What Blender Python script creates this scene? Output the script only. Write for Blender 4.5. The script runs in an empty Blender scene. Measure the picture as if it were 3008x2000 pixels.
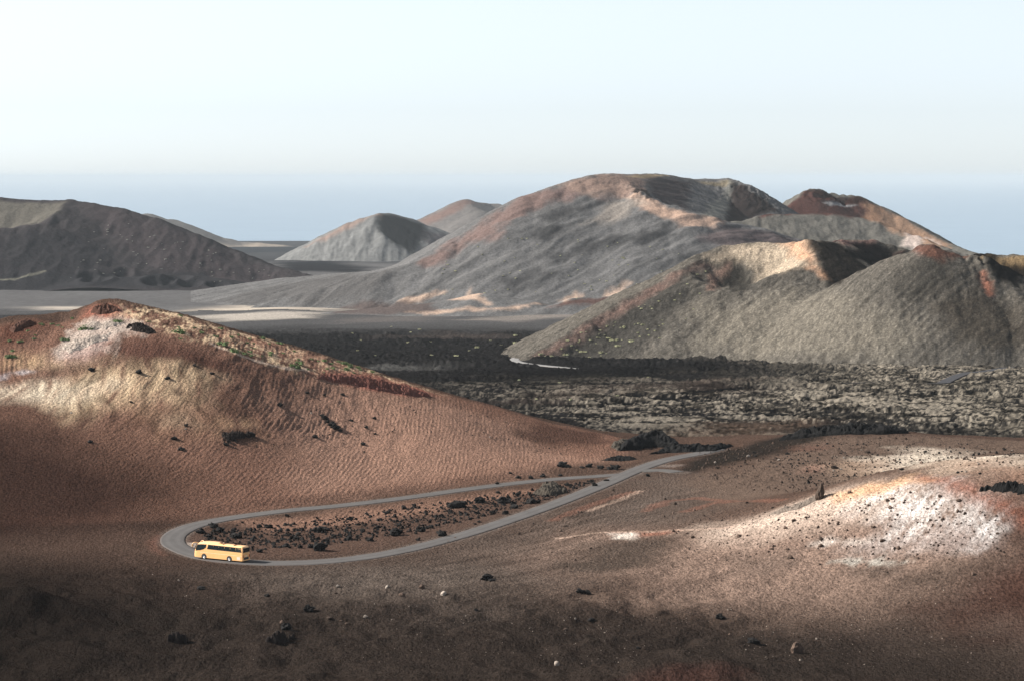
import bpy, bmesh, math, random
import numpy as np
from mathutils import Vector, Matrix

# ------------------------------------------------------------------ camera, sky, sun, exposure
SC = bpy.context.scene
COL = SC.collection
FPX = 7000.0                      # focal length in photograph pixels (photograph 3008 x 2000)
PITCH = math.atan(480.0 / FPX)    # sea horizon stands 480 px above the picture centre
ZC = 260.0                        # camera height above the sea

cam_d = bpy.data.cameras.new('camera')
cam = bpy.data.objects.new('camera', cam_d)
COL.objects.link(cam)
cam_d.sensor_width = 36.0
cam_d.lens = 36.0 * FPX / 3008.0
cam_d.clip_start = 1.0
cam_d.clip_end = 400000.0
cam.location = (0, 0, ZC)
cam.rotation_euler = (math.pi / 2 - PITCH, 0, 0)
SC.camera = cam

SUN_EL = math.radians(32)
SUN_AZ = math.radians(-79)        # from +Y, clockwise: the sun stands to the left, a little beyond the hills
world = bpy.data.worlds.new('World')
SC.world = world
world.use_nodes = True
wn = world.node_tree.nodes
bg = wn['Background']
sky = wn.new('ShaderNodeTexSky')
sky.sky_type = 'NISHITA'
sky.sun_disc = False
sky.sun_elevation = SUN_EL
sky.sun_rotation = SUN_AZ
sky.altitude = 2000
sky.air_density = 1.0
sky.dust_density = 1.4
sky.ozone_density = 4.0
hsv = wn.new('ShaderNodeHueSaturation')
hsv.inputs['Saturation'].default_value = 0.24
wb = wn.new('ShaderNodeVectorMath')
wb.operation = 'MULTIPLY'
wb.inputs[1].default_value = (0.935, 0.98, 1.02)     # white balance of the photograph
world.node_tree.links.new(sky.outputs[0], hsv.inputs['Color'])
world.node_tree.links.new(hsv.outputs[0], wb.inputs[0])
world.node_tree.links.new(wb.outputs[0], bg.inputs[0])
bg.inputs[1].default_value = 0.072

sun_d = bpy.data.lights.new('sun', 'SUN')
sun_d.energy = 5.0
sun_d.angle = math.radians(0.5)
sun_d.color = (1.0, 0.95, 0.88)
sun = bpy.data.objects.new('sun', sun_d)
COL.objects.link(sun)
sdir = Vector((math.sin(SUN_AZ) * math.cos(SUN_EL), math.cos(SUN_AZ) * math.cos(SUN_EL), math.sin(SUN_EL)))
sun.rotation_euler = sdir.to_track_quat('Z', 'Y').to_euler()
sun.location = (0, 0, 600)

vs = SC.view_settings
vs.view_transform = 'Standard'
vs.look = 'None'
vs.gamma = 1.0
vs.use_curve_mapping = False
vs.exposure = 1.3
SC.cycles.use_denoising = True
SC.cycles.volume_bounces = 6
SC.cycles.max_bounces = 8
SC.cycles.diffuse_bounces = 2

# ------------------------------------------------------------------ pixel rays
cP, sP = math.cos(PITCH), math.sin(PITCH)


def ray(px, py):
    """direction per metre of forward distance: (x, z) at unit y"""
    u = (px - 1504.0) / FPX
    v = (1000.0 - py) / FPX
    fy = cP + v * sP
    return u / fy, (-sP + v * cP) / fy


def at(px, py, D):
    a, b = ray(px, py)
    return np.array([a * D, D, ZC + b * D])


def hit(px, py, hf, d0, d1, n=2500):
    """where the ray of a photograph pixel first meets the height function hf"""
    a, b = ray(px, py)
    D = np.geomspace(d0, d1, n)
    g = ZC + b * D - hf(a * D, D)
    k = np.argmax(g < 0)
    if g[k] >= 0:
        k = int(np.argmin(g))
        return np.array([a * D[k], D[k]])
    if k > 0:
        t = g[k - 1] / (g[k - 1] - g[k])
        d = D[k - 1] + t * (D[k] - D[k - 1])
    else:
        d = D[0]
    return np.array([a * d, d])


# ------------------------------------------------------------------ noise
def _hash(ix, iy, seed):
    h = (ix.astype(np.int64) * 374761393 + iy.astype(np.int64) * 668265263 + seed * 144269504) & 0xFFFFFFFF
    h = ((h ^ (h >> 13)) * 1274126177) & 0xFFFFFFFF
    return (h ^ (h >> 16)) & 0xFFFFFFFF


_GA = np.linspace(0, 2 * np.pi, 64, endpoint=False)
_GX, _GY = np.cos(_GA), np.sin(_GA)


def gnoise(x, y, seed=0):
    x0, y0 = np.floor(x), np.floor(y)
    fx, fy = x - x0, y - y0
    ux = fx * fx * fx * (fx * (fx * 6 - 15) + 10)
    uy = fy * fy * fy * (fy * (fy * 6 - 15) + 10)

    def g(dx, dy):
        k = _hash(x0 + dx, y0 + dy, seed) & 63
        return _GX[k] * (fx - dx) + _GY[k] * (fy - dy)
    a = g(0, 0) * (1 - ux) + g(1, 0) * ux
    b = g(0, 1) * (1 - ux) + g(1, 1) * ux
    return (a * (1 - uy) + b * uy) * 1.5


def fbm(x, y, octv=4, seed=0, gain=0.5):
    s, a, t = 0.0, 1.0, 0.0
    for i in range(octv):
        s = s + a * gnoise(x, y, seed + i * 17)
        t += a
        a *= gain
        x, y = x * 2.03 + 11.3, y * 2.03 - 7.7
    return s / t


def ridged(x, y, octv=4, seed=0, gain=0.5):
    s, a, t = 0.0, 1.0, 0.0
    for i in range(octv):
        s = s + a * (1 - 2.2 * np.abs(gnoise(x, y, seed + i * 13)))
        t += a
        a *= gain
        x, y = x * 2.07 + 3.1, y * 2.07 + 5.9
    return s / t


def sstep(a, b, x):
    t = np.clip((x - a) / (b - a), 0, 1)
    return t * t * (3 - 2 * t)


# ------------------------------------------------------------------ polylines and polygons
def polyline_dist(x, y, pts):
    """distance to a polyline, and the arc fraction index (segment + t)"""
    best = np.full(np.shape(x), 1e18)
    par = np.zeros(np.shape(x))
    for i in range(len(pts) - 1):
        ax, ay = pts[i][0], pts[i][1]
        dx, dy = pts[i + 1][0] - ax, pts[i + 1][1] - ay
        L = dx * dx + dy * dy + 1e-9
        t = np.clip(((x - ax) * dx + (y - ay) * dy) / L, 0, 1)
        d = (x - ax - t * dx) ** 2 + (y - ay - t * dy) ** 2
        m = d < best
        best = np.where(m, d, best)
        par = np.where(m, i + t, par)
    return np.sqrt(best), par


def poly_sdf(x, y, pts):
    """signed distance to a polygon, positive inside"""
    P = list(pts) + [pts[0]]
    d, _ = polyline_dist(x, y, P)
    ins = np.zeros(np.shape(x), bool)
    for i in range(len(pts)):
        x1, y1 = P[i]
        x2, y2 = P[i + 1]
        c = ((y1 > y) != (y2 > y)) & (x < (x2 - x1) * (y - y1) / (y2 - y1 + 1e-12) + x1)
        ins ^= c
    return np.where(ins, d, -d)


def smax(a, b, k):
    h = np.clip(0.5 + 0.5 * (a - b) / k, 0, 1)
    return b * (1 - h) + a * h + k * h * (1 - h)


def smin(a, b, k):
    return -smax(-a, -b, k)


def ridge(x, y, pts, slope, r=6.0):
    """talus slopes falling from a crest line; pts are (px, py, D) with optional own slope"""
    W = [at(p[0], p[1], p[2]) for p in pts]
    S = [p[3] if len(p) > 3 else slope for p in pts]
    out = np.full(np.shape(x), -1e9)
    for i in range(len(W) - 1):
        a, b = W[i], W[i + 1]
        dx, dy = b[0] - a[0], b[1] - a[1]
        t = np.clip(((x - a[0]) * dx + (y - a[1]) * dy) / (dx * dx + dy * dy + 1e-9), 0, 1)
        d = np.sqrt((x - a[0] - t * dx) ** 2 + (y - a[1] - t * dy) ** 2 + r * r) - r
        out = np.maximum(out, a[2] + t * (b[2] - a[2]) - (S[i] + t * (S[i + 1] - S[i])) * d)
    return out


def bump2(x, y, px, py, D, rx, ry, h, rot=0.0):
    c = at(px, py, D)
    ca, sa = math.cos(rot), math.sin(rot)
    u = ((x - c[0]) * ca + (y - c[1]) * sa) / rx
    v = (-(x - c[0]) * sa + (y - c[1]) * ca) / ry
    return h * np.exp(-(u * u + v * v))


# ------------------------------------------------------------------ height functions
_PD = np.array([300, 600, 730, 1000, 1500, 2200, 3000, 4000, 5000, 6000, 7500, 9300, 12000, 20000.])
_PZ = np.array([-84, -83, -82, -88, -108, -128, -139, -150, -175, -205, -234, -258.5, -268, -300.])


def plain(x, y):
    z = np.interp(np.log(np.maximum(y, 200)), np.log(_PD), _PZ)
    z = z - 180 * sstep(.105, .135, x / np.maximum(y, 1)) * sstep(3000, 3800, y)
    return ZC + z + 1.6 * fbm(x / 160, y / 220, 3, 5) * np.clip(y / 1500, 0.6, 2.5) * np.clip((9000 - y) / 1500, 0, 1)


# near ground: thin-plate surface through points read from the photograph
CTRL = [
    # road floor
    (470, 1590, 0), (560, 1645, 0), (700, 1655, 0), (900, 1650, 0), (1100, 1630, 0), (1300, 1587, 0), (1500, 1525, 0),
    (1700, 1452, 0), (1850, 1388, 0), (1960, 1350, 0), (560, 1545, 0), (700, 1516, 0), (850, 1497, 0), (1000, 1484, 0),
    (1200, 1460, 0), (1400, 1432, 0), (1600, 1408, 0), (1750, 1398, 0),
    # left hill crest and face
    (-500, 1040, 660), (-250, 985, 668), (-60, 975, 672), (85, 936, 680), (190, 948, 684), (310, 893, 690), (400, 899, 692),
    (500, 917, 693), (640, 957, 695), (780, 996, 698), (900, 1031, 701), (1000, 1061, 704), (1130, 1101, 706), (1300, 1152, 709),
    (1450, 1192, 711), (1600, 1237, 714), (1750, 1267, 716), (1850, 1291, 719),
    (600, 1250, 610), (600, 1050, 655), (330, 1250, 606), (330, 1050, 650), (1000, 1300, 632), (1000, 1180, 664), (1300, 1310, 640), (1300, 1230, 668),
    (1600, 1330, 668), (100, 1450, 556), (100, 1250, 600), (100, 1090, 640), (-250, 1450, 548), (-250, 1250, 598), (-600, 1500, 540),
    # left front
    (100, 1640, 488), (100, 1850, 415), (-200, 1750, 440), (300, 1990, 374), (-600, 1800, 420), (700, 1990, 375), (1100, 1990, 375), (1500, 1990, 376),
    (800, 1800, 432), (1200, 1800, 433), (1600, 1760, 446),
    # white hill on the right: crest, face, foot
    (1620, 1588, 518), (1750, 1567, 519), (1880, 1561, 517), (2000, 1555, 514), (2150, 1540, 508), (2250, 1512, 503), (2330, 1482, 500), (2410, 1452, 497),
    (2550, 1417, 492), (2680, 1396, 486), (2760, 1402, 478), (2850, 1440, 462), (3008, 1500, 445), (3300, 1600, 425), (3600, 1650, 410),
    (2680, 1560, 458), (2680, 1700, 436), (2680, 1850, 411), (2400, 1600, 470), (2400, 1750, 444), (2200, 1650, 474), (2000, 1640, 485), (1900, 1800, 434),
    (3008, 1700, 420), (3008, 1990, 366), (3400, 1900, 380), (2300, 1990, 374), (1900, 1990, 375),
    # behind the white hill
    (2150, 1450, 582), (2450, 1415, 598), (2750, 1385, 606), (3050, 1395, 585), (3400, 1400, 590), (2000, 1480, 566),
    (2200, 1312, 688), (2350, 1283, 692), (2500, 1266, 696), (2665, 1268, 700), (2800, 1280, 708), (3008, 1290, 712), (3400, 1300, 715),
    (2300, 1360, 640), (2600, 1340, 648), (2900, 1345, 640), (2080, 1332, 681),
]
BASE = ZC - 79.0
_cp = []
for c in CTRL:
    if c[2] == 0:
        a, b = ray(c[0], c[1])
        _cp.append(at(c[0], c[1], -79.0 / b))
    else:
        _cp.append(at(*c))
# the hidden back of the hills and the ground out of the frame
for fx in (-0.9, -0.5, -0.21, -0.15, -0.1, -0.05, 0.0, 0.05, 0.1, 0.15, 0.2, 0.35, 0.7):
    _cp.append(np.array([fx * 800, 800.0, ZC - 86.0]))
    _cp.append(np.array([fx * 900, 900.0, ZC - 92.0]))
    _cp.append(np.array([fx * 300, 300.0, ZC - 76.0]))
for fx in (-0.7, -0.45, 0.45, 0.7):
    _cp.append(np.array([fx * 480, 480.0, ZC - 74.0]))
    _cp.append(np.array([fx * 620, 620.0, ZC - 62.0]))
_cp = np.array(_cp)


def _tps_k(d2):
    return 0.5 * d2 * np.log(d2 + 1e-6)


def _tps_fit(P, lam):
    n = len(P)
    q = P[:, :2] / 100.0
    K = _tps_k(((q[:, None] - q[None]) ** 2).sum(-1)) + lam * np.eye(n)
    A = np.zeros((n + 3, n + 3))
    A[:n, :n] = K
    A[:n, n] = 1
    A[:n, n + 1:] = q
    A[n, :n] = 1
    A[n + 1:, :n] = q.T
    return np.linalg.solve(A, np.concatenate([P[:, 2] - BASE, np.zeros(3)]))


_TPS = _tps_fit(_cp, 0.0006)


def tps(x, y):
    shp = np.shape(x)
    X, Y = np.ravel(x) / 100.0, np.ravel(y) / 100.0
    out = np.full(X.shape, _TPS[-3])
    out += _TPS[-2] * X + _TPS[-1] * Y
    for i in range(len(_cp)):
        out += _TPS[i] * _tps_k((X - _cp[i, 0] / 100) ** 2 + (Y - _cp[i, 1] / 100) ** 2)
    return out.reshape(shp) + BASE


# roads of the near basin, centre lines in photograph pixels
ROAD_LOW = [(2110, 1318), (2060, 1330), (2000, 1341), (1950, 1352), (1900, 1368), (1850, 1388), (1780, 1419), (1700, 1452), (1600, 1490), (1500, 1525),
            (1400, 1558), (1300, 1587), (1200, 1612), (1100, 1631), (1000, 1644), (900, 1651), (810, 1653), (730, 1650),
            (650, 1642.5), (585, 1630), (538, 1613), (510, 1595), (512, 1573), (548, 1551), (605, 1534), (700, 1517), (850, 1498), (1000, 1484),
            (1200, 1460), (1400, 1432), (1600, 1409), (1750, 1398), (1850, 1391)]
ROAD_STUB = [(1880, 1383), (1930, 1380), (1965, 1382), (1990, 1386)]


def catmull(P, n=8):
    P = [np.array(p, float) for p in P]
    P = [2 * P[0] - P[1]] + P + [2 * P[-1] - P[-2]]
    out = []
    for i in range(1, len(P) - 2):
        for k in range(n):
            t = k / n
            out.append(0.5 * ((2 * P[i]) + (-P[i - 1] + P[i + 1]) * t + (2 * P[i - 1] - 5 * P[i] + 4 * P[i + 1] - P[i + 2]) * t * t
                              + (-P[i - 1] + 3 * P[i] - 3 * P[i + 1] + P[i + 2]) * t ** 3))
    out.append(P[-2])
    return out


def floor_pts(pxs, z):
    out = []
    for p in pxs:
        a, b = ray(p[0], p[1])
        D = (z - ZC) / b
        out.append((a * D, D))
    return out


road_main = catmull(floor_pts(ROAD_LOW, BASE), 6)
road_stub = catmull(floor_pts(ROAD_STUB, BASE), 6)
RB = np.array(road_main + road_stub)
RB = (RB[:, 0].min() - 14, RB[:, 0].max() + 14, RB[:, 1].min() - 14, RB[:, 1].max() + 14)


def road_dist(x, y):
    """distance to the road centre lines, exact within 14 m"""
    x, y = np.asarray(x, float), np.asarray(y, float)
    d = np.full(x.shape, 99.0)
    w = (x > RB[0]) & (x < RB[1]) & (y > RB[2]) & (y < RB[3])
    if w.any():
        X, Y = x[w], y[w]
        dd = np.full(X.shape, 99.0)
        for line in (road_main, road_stub):
            for i in range(0, len(line) - 1, 6):
                seg = np.array(line[i:i + 7])
                v = np.nonzero((X > seg[:, 0].min() - 13) & (X < seg[:, 0].max() + 13) & (Y > seg[:, 1].min() - 13) & (Y < seg[:, 1].max() + 13))[0]
                if v.size:
                    dd[v] = np.minimum(dd[v], polyline_dist(X[v], Y[v], seg)[0])
        d[w] = dd
    return d


HILL_C = hit(230, 985, tps, 400, 760)


def near_macro(x, y):
    z = tps(x, y)
    z = z + bump2(x, y, 40, 1775, 428, 12, 9, 4.6, 0.2)
    z = z + bump2(x, y, 210, 1930, 392, 14, 9, 1.6, -0.1)
    z = z + bump2(x, y, 2050, 1985, 376, 17, 8, 2.3, 0.1)
    z = z + bump2(x, y, 310, 900, 690, 9, 8, 1.2)
    z = z + bump2(x, y, 2790, 1420, 470, 5, 12, 0.8, 0.8)
    return z


def near_h(x, y, detail=True):
    z = near_macro(x, y)
    # swells of drifted ash in the foreground
    fg = sstep(500, 440, y) * sstep(75, 40, x)
    z = z + fg * (1.25 * fbm(x / 9.5 + 0.5 * gnoise(x / 40, y / 40, 3), y / 14, 3, 21) + .8 * ridged(x / 19 + 0.4 * gnoise(x / 12, y / 12, 23), y / 17, 2, 22))
    if detail:
        # wind ripples on the left hill, arcs round its top
        wx, wy = x - HILL_C[0], (y - HILL_C[1]) * 0.40
        r = np.sqrt(wx * wx + wy * wy + 1e-6)
        on = sstep(8, 40, z - BASE + 38) * sstep(6, 18, r)
        hillm = sstep(60, 22, x) * sstep(505, 560, y) * sstep(720, 690, y)
        ph = r * 2 * np.pi / 1.12 + 4.2 * fbm(x / 9, y / 16, 3, 31) + 1.9 * gnoise(x / 2.5, y / 6, 33)
        amp = (0.042 + 0.05 * fbm(x / 18, y / 25, 2, 35)) * (1 + 1.2 * np.abs(wy) / r)
        z = z + hillm * on * np.clip(amp, 0.006, 0.12) * (np.sin(ph) + .3 * np.sin(2 * ph + .9))
        # rills on the white hill and fine lumps everywhere
        wh = sstep(10, 60, x) * sstep(540, 500, y)
        z = z + wh * 0.05 * np.sin((x * 0.75 + y * 0.66) * 2 * np.pi / 2.0 + 2.5 * fbm(x / 8, y / 8, 2, 41))
        z = z + 0.24 * fbm(x / 5, y / 7, 4, 43) + 0.25 * fbm(x / 17, y / 19, 2, 45)
        z = z + fg * 0.07 * np.sin(y * 2 * np.pi / 3.1 + x * .9 + 4.5 * fbm(x / 9, y / 9, 3, 24)) * np.clip(.5 + fbm(x / 12, y / 12, 2, 25), 0, 1)
        gul = sstep(590, 650, y) * sstep(-10, -45, x)
        z = z + gul * 0.42 * ridged(x / 8 + 0.4 * gnoise(x / 20, y / 20, 9), y / 26, 3, 47)
    d = road_dist(x, y)
    z = z + (BASE - z) * sstep(11, 3.6, d)
    z = z - 0.05 * sstep(3.6, 2.6, d)
    return z


# ---- far heights
FARROADS = {
    'loop': [(1700, 1086), (1640, 1080), (1580, 1074), (1535, 1068), (1512, 1060), (1520, 1053), (1550, 1049), (1580, 1047)],
    'strip_a': [(2770, 1128), (2800, 1112), (2840, 1098), (2900, 1092), (3008, 1078), (3080, 1070)],
    'strip_b': [(2880, 1014), (2925, 1008), (2960, 992), (3008, 972), (3080, 950)],
    'strip_c': [(2300, 1130), (2450, 1128), (2600, 1127), (2700, 1130), (2770, 1128)],
    'strip_d': [(2455, 1065), (2520, 1052), (2620, 1041), (2760, 1030), (2880, 1014)],
}


def lava_base(x, y):
    return plain(x, y)


FAR_LINES = {k: [tuple(hit(p[0], p[1], lava_base, 700, 3000)) for p in v] for k, v in FARROADS.items()}
FAR_LINES = {k: catmull(v, 4) for k, v in FAR_LINES.items()}


def lava_h(x, y):
    z = plain(x, y)
    s = np.clip(y / 1000, 0.75, 1.6)
    rough = sstep(1950, 1700, y) * sstep(700, 760, y)
    wx = x + 6 * gnoise(x / 25, y / 40, 51)
    wy = y + 12 * gnoise(x / 30, y / 40, 52)
    m = 2.2 * fbm(wx / 60, wy / 70, 3, 53) + .8 * ridged(wx / 22, wy / 40, 3, 54) + 0.75 * fbm(wx / 8, wy / 14, 3, 58) + .75 * ridged(wx / 3.4, wy / 9, 2, 55) + .5 * gnoise(wx / 1.6, wy / 6, 59)
    m = m + 1.1 * np.maximum(0, ridged(wx / 60, wy / 26, 2, 57) - 0.45) * 3.0
    z = z + rough * s * m * (0.62 + 0.35 * sstep(-0.2, 0.3, fbm(x / 90, y / 120, 2, 56)))
    d = np.full(np.shape(x), 1e9)
    for v in FAR_LINES.values():
        dd, _ = polyline_dist(x, y, v)
        d = np.minimum(d, dd)
    z = z + (plain(x, y) + 0.3 - z) * sstep(9, 3.5, d)
    return z


MTN_A = [(760, 900, 2400), (1138, 795, 2410), (1245, 768, 2420), (1287, 733, 2440), (1325, 709, 2450), (1400, 671, 2470), (1456, 629, 2490), (1489, 604, 2500), (1542, 576, 2510),
         (1620, 549, 2525), (1691, 526, 2540), (1735, 514, 2550), (1800, 509, 2570), (1845, 514, 2590), (1904, 511, 2630), (1958, 514, 2670), (2032, 527, 2715),
         (2100, 527, 2735), (2138, 526, 2735), (2188, 547, 2715), (2240, 588, 2705), (2290, 624, 2700)]
MTN_B = [(1820, 530, 2560), (1872, 567, 2515), (1904, 583, 2500), (1958, 603, 2488), (1999, 612, 2480), (2038, 629, 2476), (2082, 635, 2476), (2122, 649, 2480),
         (2229, 670, 2490), (2327, 699, 2500), (2440, 740, 2500)]
MTN_E = [(600, 880, 2650, .12), (760, 843, 2680, .12), (900, 813, 2640, .15), (1020, 802, 2580, .2), (1120, 796, 2500, .3)]


def mtn_h(x, y):
    w = x + 14 * fbm(x / 90, y / 90, 3, 61)
    v = y + 14 * fbm(x / 90, y / 90, 3, 62)
    z = smax(ridge(x, y, MTN_A, 0.56), ridge(x, y, MTN_B, 0.52), 5.0)
    z = smax(z, ridge(x, y, MTN_E, 0.15, 20), 10.0)
    # spurs and hollows on the face
    face = sstep(2560, 2440, y)
    s1 = (w * 0.80 + v * 0.6)
    z = z + face * (3.2 * fbm(s1 / 70, (w * -0.6 + v * 0.8) / 60, 3, 63) + 1.9 * ridged((w * 0.6 - v * 0.8) / 24, s1 / 130, 3, 64))
    z = z + .7 * fbm(x / 14, y / 16, 3, 65) + 1.1 * fbm(s1 / 60, (w * 0.6 - v * 0.8) / 7, 3, 67) * sstep(2200, 2300, y)
    c = at(1905, 585, 2520)
    crag = np.exp(-((x - c[0]) / 30) ** 2 - ((y - c[1]) / 30) ** 2)
    c2 = at(2210, 590, 2700)
    crag = crag + 1.3 * np.exp(-((x - c2[0]) / 34) ** 2 - ((y - c2[1]) / 40) ** 2)
    z = z + crag * 3.5 * ridged(x / 9, y / 9, 3, 66)
    # foot mounds
    z = smax(z, ridge(x, y, [(1000, 915, 2235, .25), (1250, 893, 2245, .3), (1420, 862, 2262, .3), (1540, 880, 2250, .35)], 0.3, 12), 4.0)
    z = smax(z, ridge(x, y, [(1600, 905, 2220, .5), (1680, 876, 2235, .5), (1790, 872, 2240, .5), (1830, 880, 2240, .5)], 0.5, 5), 3.0)
    base = plain(x, y)
    return smax(z, base - 3.0, 6.0)


BACK_F = [(2060, 665, 2560), (2171, 652, 2570), (2250, 632, 2590), (2443, 628, 2610), (2560, 650, 2600), (2680, 695, 2560), (2800, 740, 2500)]
BACK_R = [(2230, 640, 2690), (2290, 625, 2720), (2311, 617, 2740), (2345, 592, 2760), (2360, 584, 2770), (2378, 561, 2780), (2401, 561, 2790), (2426, 570, 2800), (2525, 578, 2800),
          (2582, 604, 2790), (2640, 633, 2770), (2722, 682, 2730), (2788, 715, 2700), (2845, 737, 2670), (2886, 748, 2650), (3040, 790, 2600)]


def back_h(x, y):
    z = smax(ridge(x, y, BACK_R, 0.55, 4), ridge(x, y, BACK_F, 0.45, 8), 4.0)
    z = z + 1.6 * fbm(x / 18, y / 20, 4, 71)
    c = at(2400, 575, 2785)
    z = z + 3.0 * np.exp(-((x - c[0]) / 45) ** 2) * ridged(x / 10, y / 12, 3, 72) * sstep(2740, 2770, y)
    z = z + 1.6 * ridged(x / 22, y / 60, 3, 73) * sstep(2640, 2590, y)
    return smax(z, plain(x, y) - 3, 5.0)


CONE_1 = [(1470, 1108, 1260, .4), (1560, 1050, 1318), (1636, 1004, 1340), (1721, 948, 1365), (1827, 885, 1395), (1912, 846, 1415), (2000, 795, 1430), (2023, 784, 1435), (2122, 723, 1452),
          (2163, 707, 1458), (2221, 703, 1460), (2254, 711, 1458), (2327, 696, 1445), (2348, 696, 1442), (2369, 708, 1445), (2459, 713, 1490)]
CONE_2 = [(2050, 830, 1400), (2093, 856, 1388), (2190, 862, 1380), (2300, 848, 1376), (2368, 840, 1374), (2449, 850, 1368)]
CONE_3 = [(2348, 697, 1442), (2385, 752, 1420), (2420, 802, 1400), (2449, 846, 1374)]
CONE_4 = [(2449, 850, 1366), (2474, 841, 1362), (2559, 795, 1355), (2644, 748, 1346), (2725, 714, 1340), (2771, 731, 1340), (2814, 752, 1338), (2881, 757, 1334),
          (2896, 800, 1318), (2960, 850, 1302), (3030, 885, 1285), (3150, 950, 1270)]
CONE_5 = [(2459, 713, 1492, .7), (2462, 706, 1600, 1.0), (2475, 705, 1625, 1.4), (2560, 706, 1640, 1.4), (2640, 729, 1640, 1.4), (2700, 750, 1610, 1.3), (2790, 752, 1540, 1.3), (2877, 746, 1500, 1.5), (2940, 747, 1505, 1.5), (3008, 752, 1500, 1.5), (3200, 765, 1480, 1.5)]


def cone_h(x, y):
    z = smax(ridge(x, y, CONE_1, 0.50, 5), ridge(x, y, CONE_2, 0.40, 6), 5.0)
    z = smax(z, ridge(x, y, CONE_3, 0.62, 4), 3.0)
    z = smax(z, ridge(x, y, CONE_4, 0.54, 4), 3.0)
    z = smax(z, ridge(x, y, CONE_5, 1.0, 12), 3.0)
    # the two deep craters
    for (px, py, D, fl, sl) in ((2650, 760, 1550, -96, 1.9), (2995, 800, 1425, -95, 1.7), (2155, 838, 1414, -66, .62)):
        c = at(px, py, D)
        d = np.sqrt((x - c[0]) ** 2 + (y - c[1]) ** 2)
        wob = d + 4.0 * gnoise(np.arctan2(y - c[1], x - c[0]) * 2.2, d / 30, 86)
        z = smin(z, ZC + fl + sl * np.maximum(wob - (36 if D > 1500 else 14), 0), 2.0)
    s1 = x * 0.85 + y * 0.5
    z = z + 0.9 * ridged(x / 13 + 0.3 * gnoise(x / 30, y / 30, 83), y / 48, 3, 81) * 0.9 + .55 * fbm(x / 8, y / 9, 3, 82) + .7 * fbm((x * .66 + y * .75) / 45, (y * .66 - x * .75) / 3.4, 3, 87) + 1.5 * fbm(s1 / 60, (x * -0.5 + y * .85) / 40, 2, 84)
    c = at(2890, 800, 1322)
    z = z + 2.6 * np.exp(-((x - c[0]) / 9) ** 2 - ((y - c[1]) / 16) ** 2) * ridged(x / 5, y / 5, 2, 85)
    return smax(z, plain(x, y) - 3, 3.0)


LEFT_R = [(-700, 600, 3250), (-200, 574, 3255), (0, 581, 3255), (100, 587, 3250), (200, 588, 3235), (270, 598, 3222), (350, 613, 3210), (450, 641, 3192), (560, 686, 3170),
          (700, 746, 3140), (830, 792, 3100), (920, 812, 3070)]
LEFT_N = [(200, 590, 3232, .42), (170, 622, 3170, .42), (130, 655, 3120, .4), (60, 668, 3090, .4), (0, 674, 3080, .4), (-200, 676, 3060, .4)]


def left_h(x, y):
    z = smax(ridge(x, y, LEFT_R, 0.44, 10), ridge(x, y, LEFT_N, 0.40, 6), 5.0)
    z = z + 3.0 * fbm(x / 60, y / 60, 3, 91) + 2.0 * ridged(x / 26, y / 110, 3, 92) * sstep(3230, 3130, y) + 1.2 * fbm(x / 12, y / 14, 3, 93)
    z = smax(z, ridge(x, y, [(-200, 815, 2960, .2), (60, 826, 2950, .2), (180, 840, 2935, .2), (300, 820, 2940, .2), (560, 812, 2990, .16), (760, 838, 2960, .1)], .2, 25), 8.0)
    for (px, py, D, rad, dep) in ((262, 800, 2965, 11, 5), (282, 818, 2930, 15, 8), (365, 783, 3010, 10, 4), (430, 797, 2985, 12, 5), (468, 828, 2930, 17, 8), (520, 808, 2960, 15, 6), (560, 840, 2925, 12, 4), (640, 842, 2930, 12, 4)):
        c = at(px, py, D)
        d = np.sqrt((x - c[0]) ** 2 + ((y - c[1]) / 1.6) ** 2) / rad
        z = z - dep * np.exp(-d ** 4) + 0.35 * dep * np.exp(-((d - 1.35) / .35) ** 2)
    return smax(z, plain(x, y) - 3, 4.0)


MID_A = [(780, 790, 4980, .42), (830, 766, 5000), (901, 724, 5010), (966, 689, 5015), (1031, 653, 5020), (1067, 641, 5025), (1114, 628, 5030), (1141, 625, 5060), (1165, 632, 5090), (1215, 646, 5130), (1239, 659, 5150),
         (1284, 671, 5160), (1319, 689, 5160), (1400, 725, 5150)]
MID_B = [(1100, 634, 5015), (1097, 659, 4975), (1126, 694, 4925), (1153, 721, 4900), (1227, 758, 4880)]


def mid_h(x, y):
    z = smax(ridge(x, y, MID_A, 0.52, 8), ridge(x, y, MID_B, 0.62, 6), 4.0)
    z = z + 2.5 * fbm(x / 40, y / 40, 4, 101) + 3.5 * ridged(x / 34, y / 150, 3, 102) * sstep(5050, 4950, y)
    return smax(z, plain(x, y) - 3, 4.0)


def mid2_h(x, y):
    z = ridge(x, y, [(1000, 760, 6450, .4), (1233, 650, 6480), (1304, 614, 6490), (1361, 587, 6500), (1372, 586, 6510), (1408, 597, 6560), (1438, 600, 6600), (1462, 599, 6600), (1488, 606, 6590), (1700, 700, 6500)], 0.5, 10)
    z = smax(z, ridge(x, y, [(1361, 590, 6495), (1410, 618, 6400), (1450, 650, 6330)], 0.48, 14), 6.0)
    z = z + 4 * fbm(x / 60, y / 60, 4, 111)
    return smax(z, plain(x, y) - 3, 5.0)


def far_h(x, y):
    z = ridge(x, y, [(150, 705, 8300, .35), (340, 655, 8450), (407, 638, 8480), (431, 627, 8500), (461, 638, 8520), (483, 645, 8520), (502, 645, 8530), (543, 662, 8520), (597, 692, 8500), (640, 703, 8500),
                     (661, 699, 8520), (687, 711, 8520), (763, 714, 8500), (830, 720, 8500, .3)], 0.4, 20)
    z = z + 6 * fbm(x / 120, y / 160, 4, 121)
    return smax(z, plain(x, y) - 5, 8.0)


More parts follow.
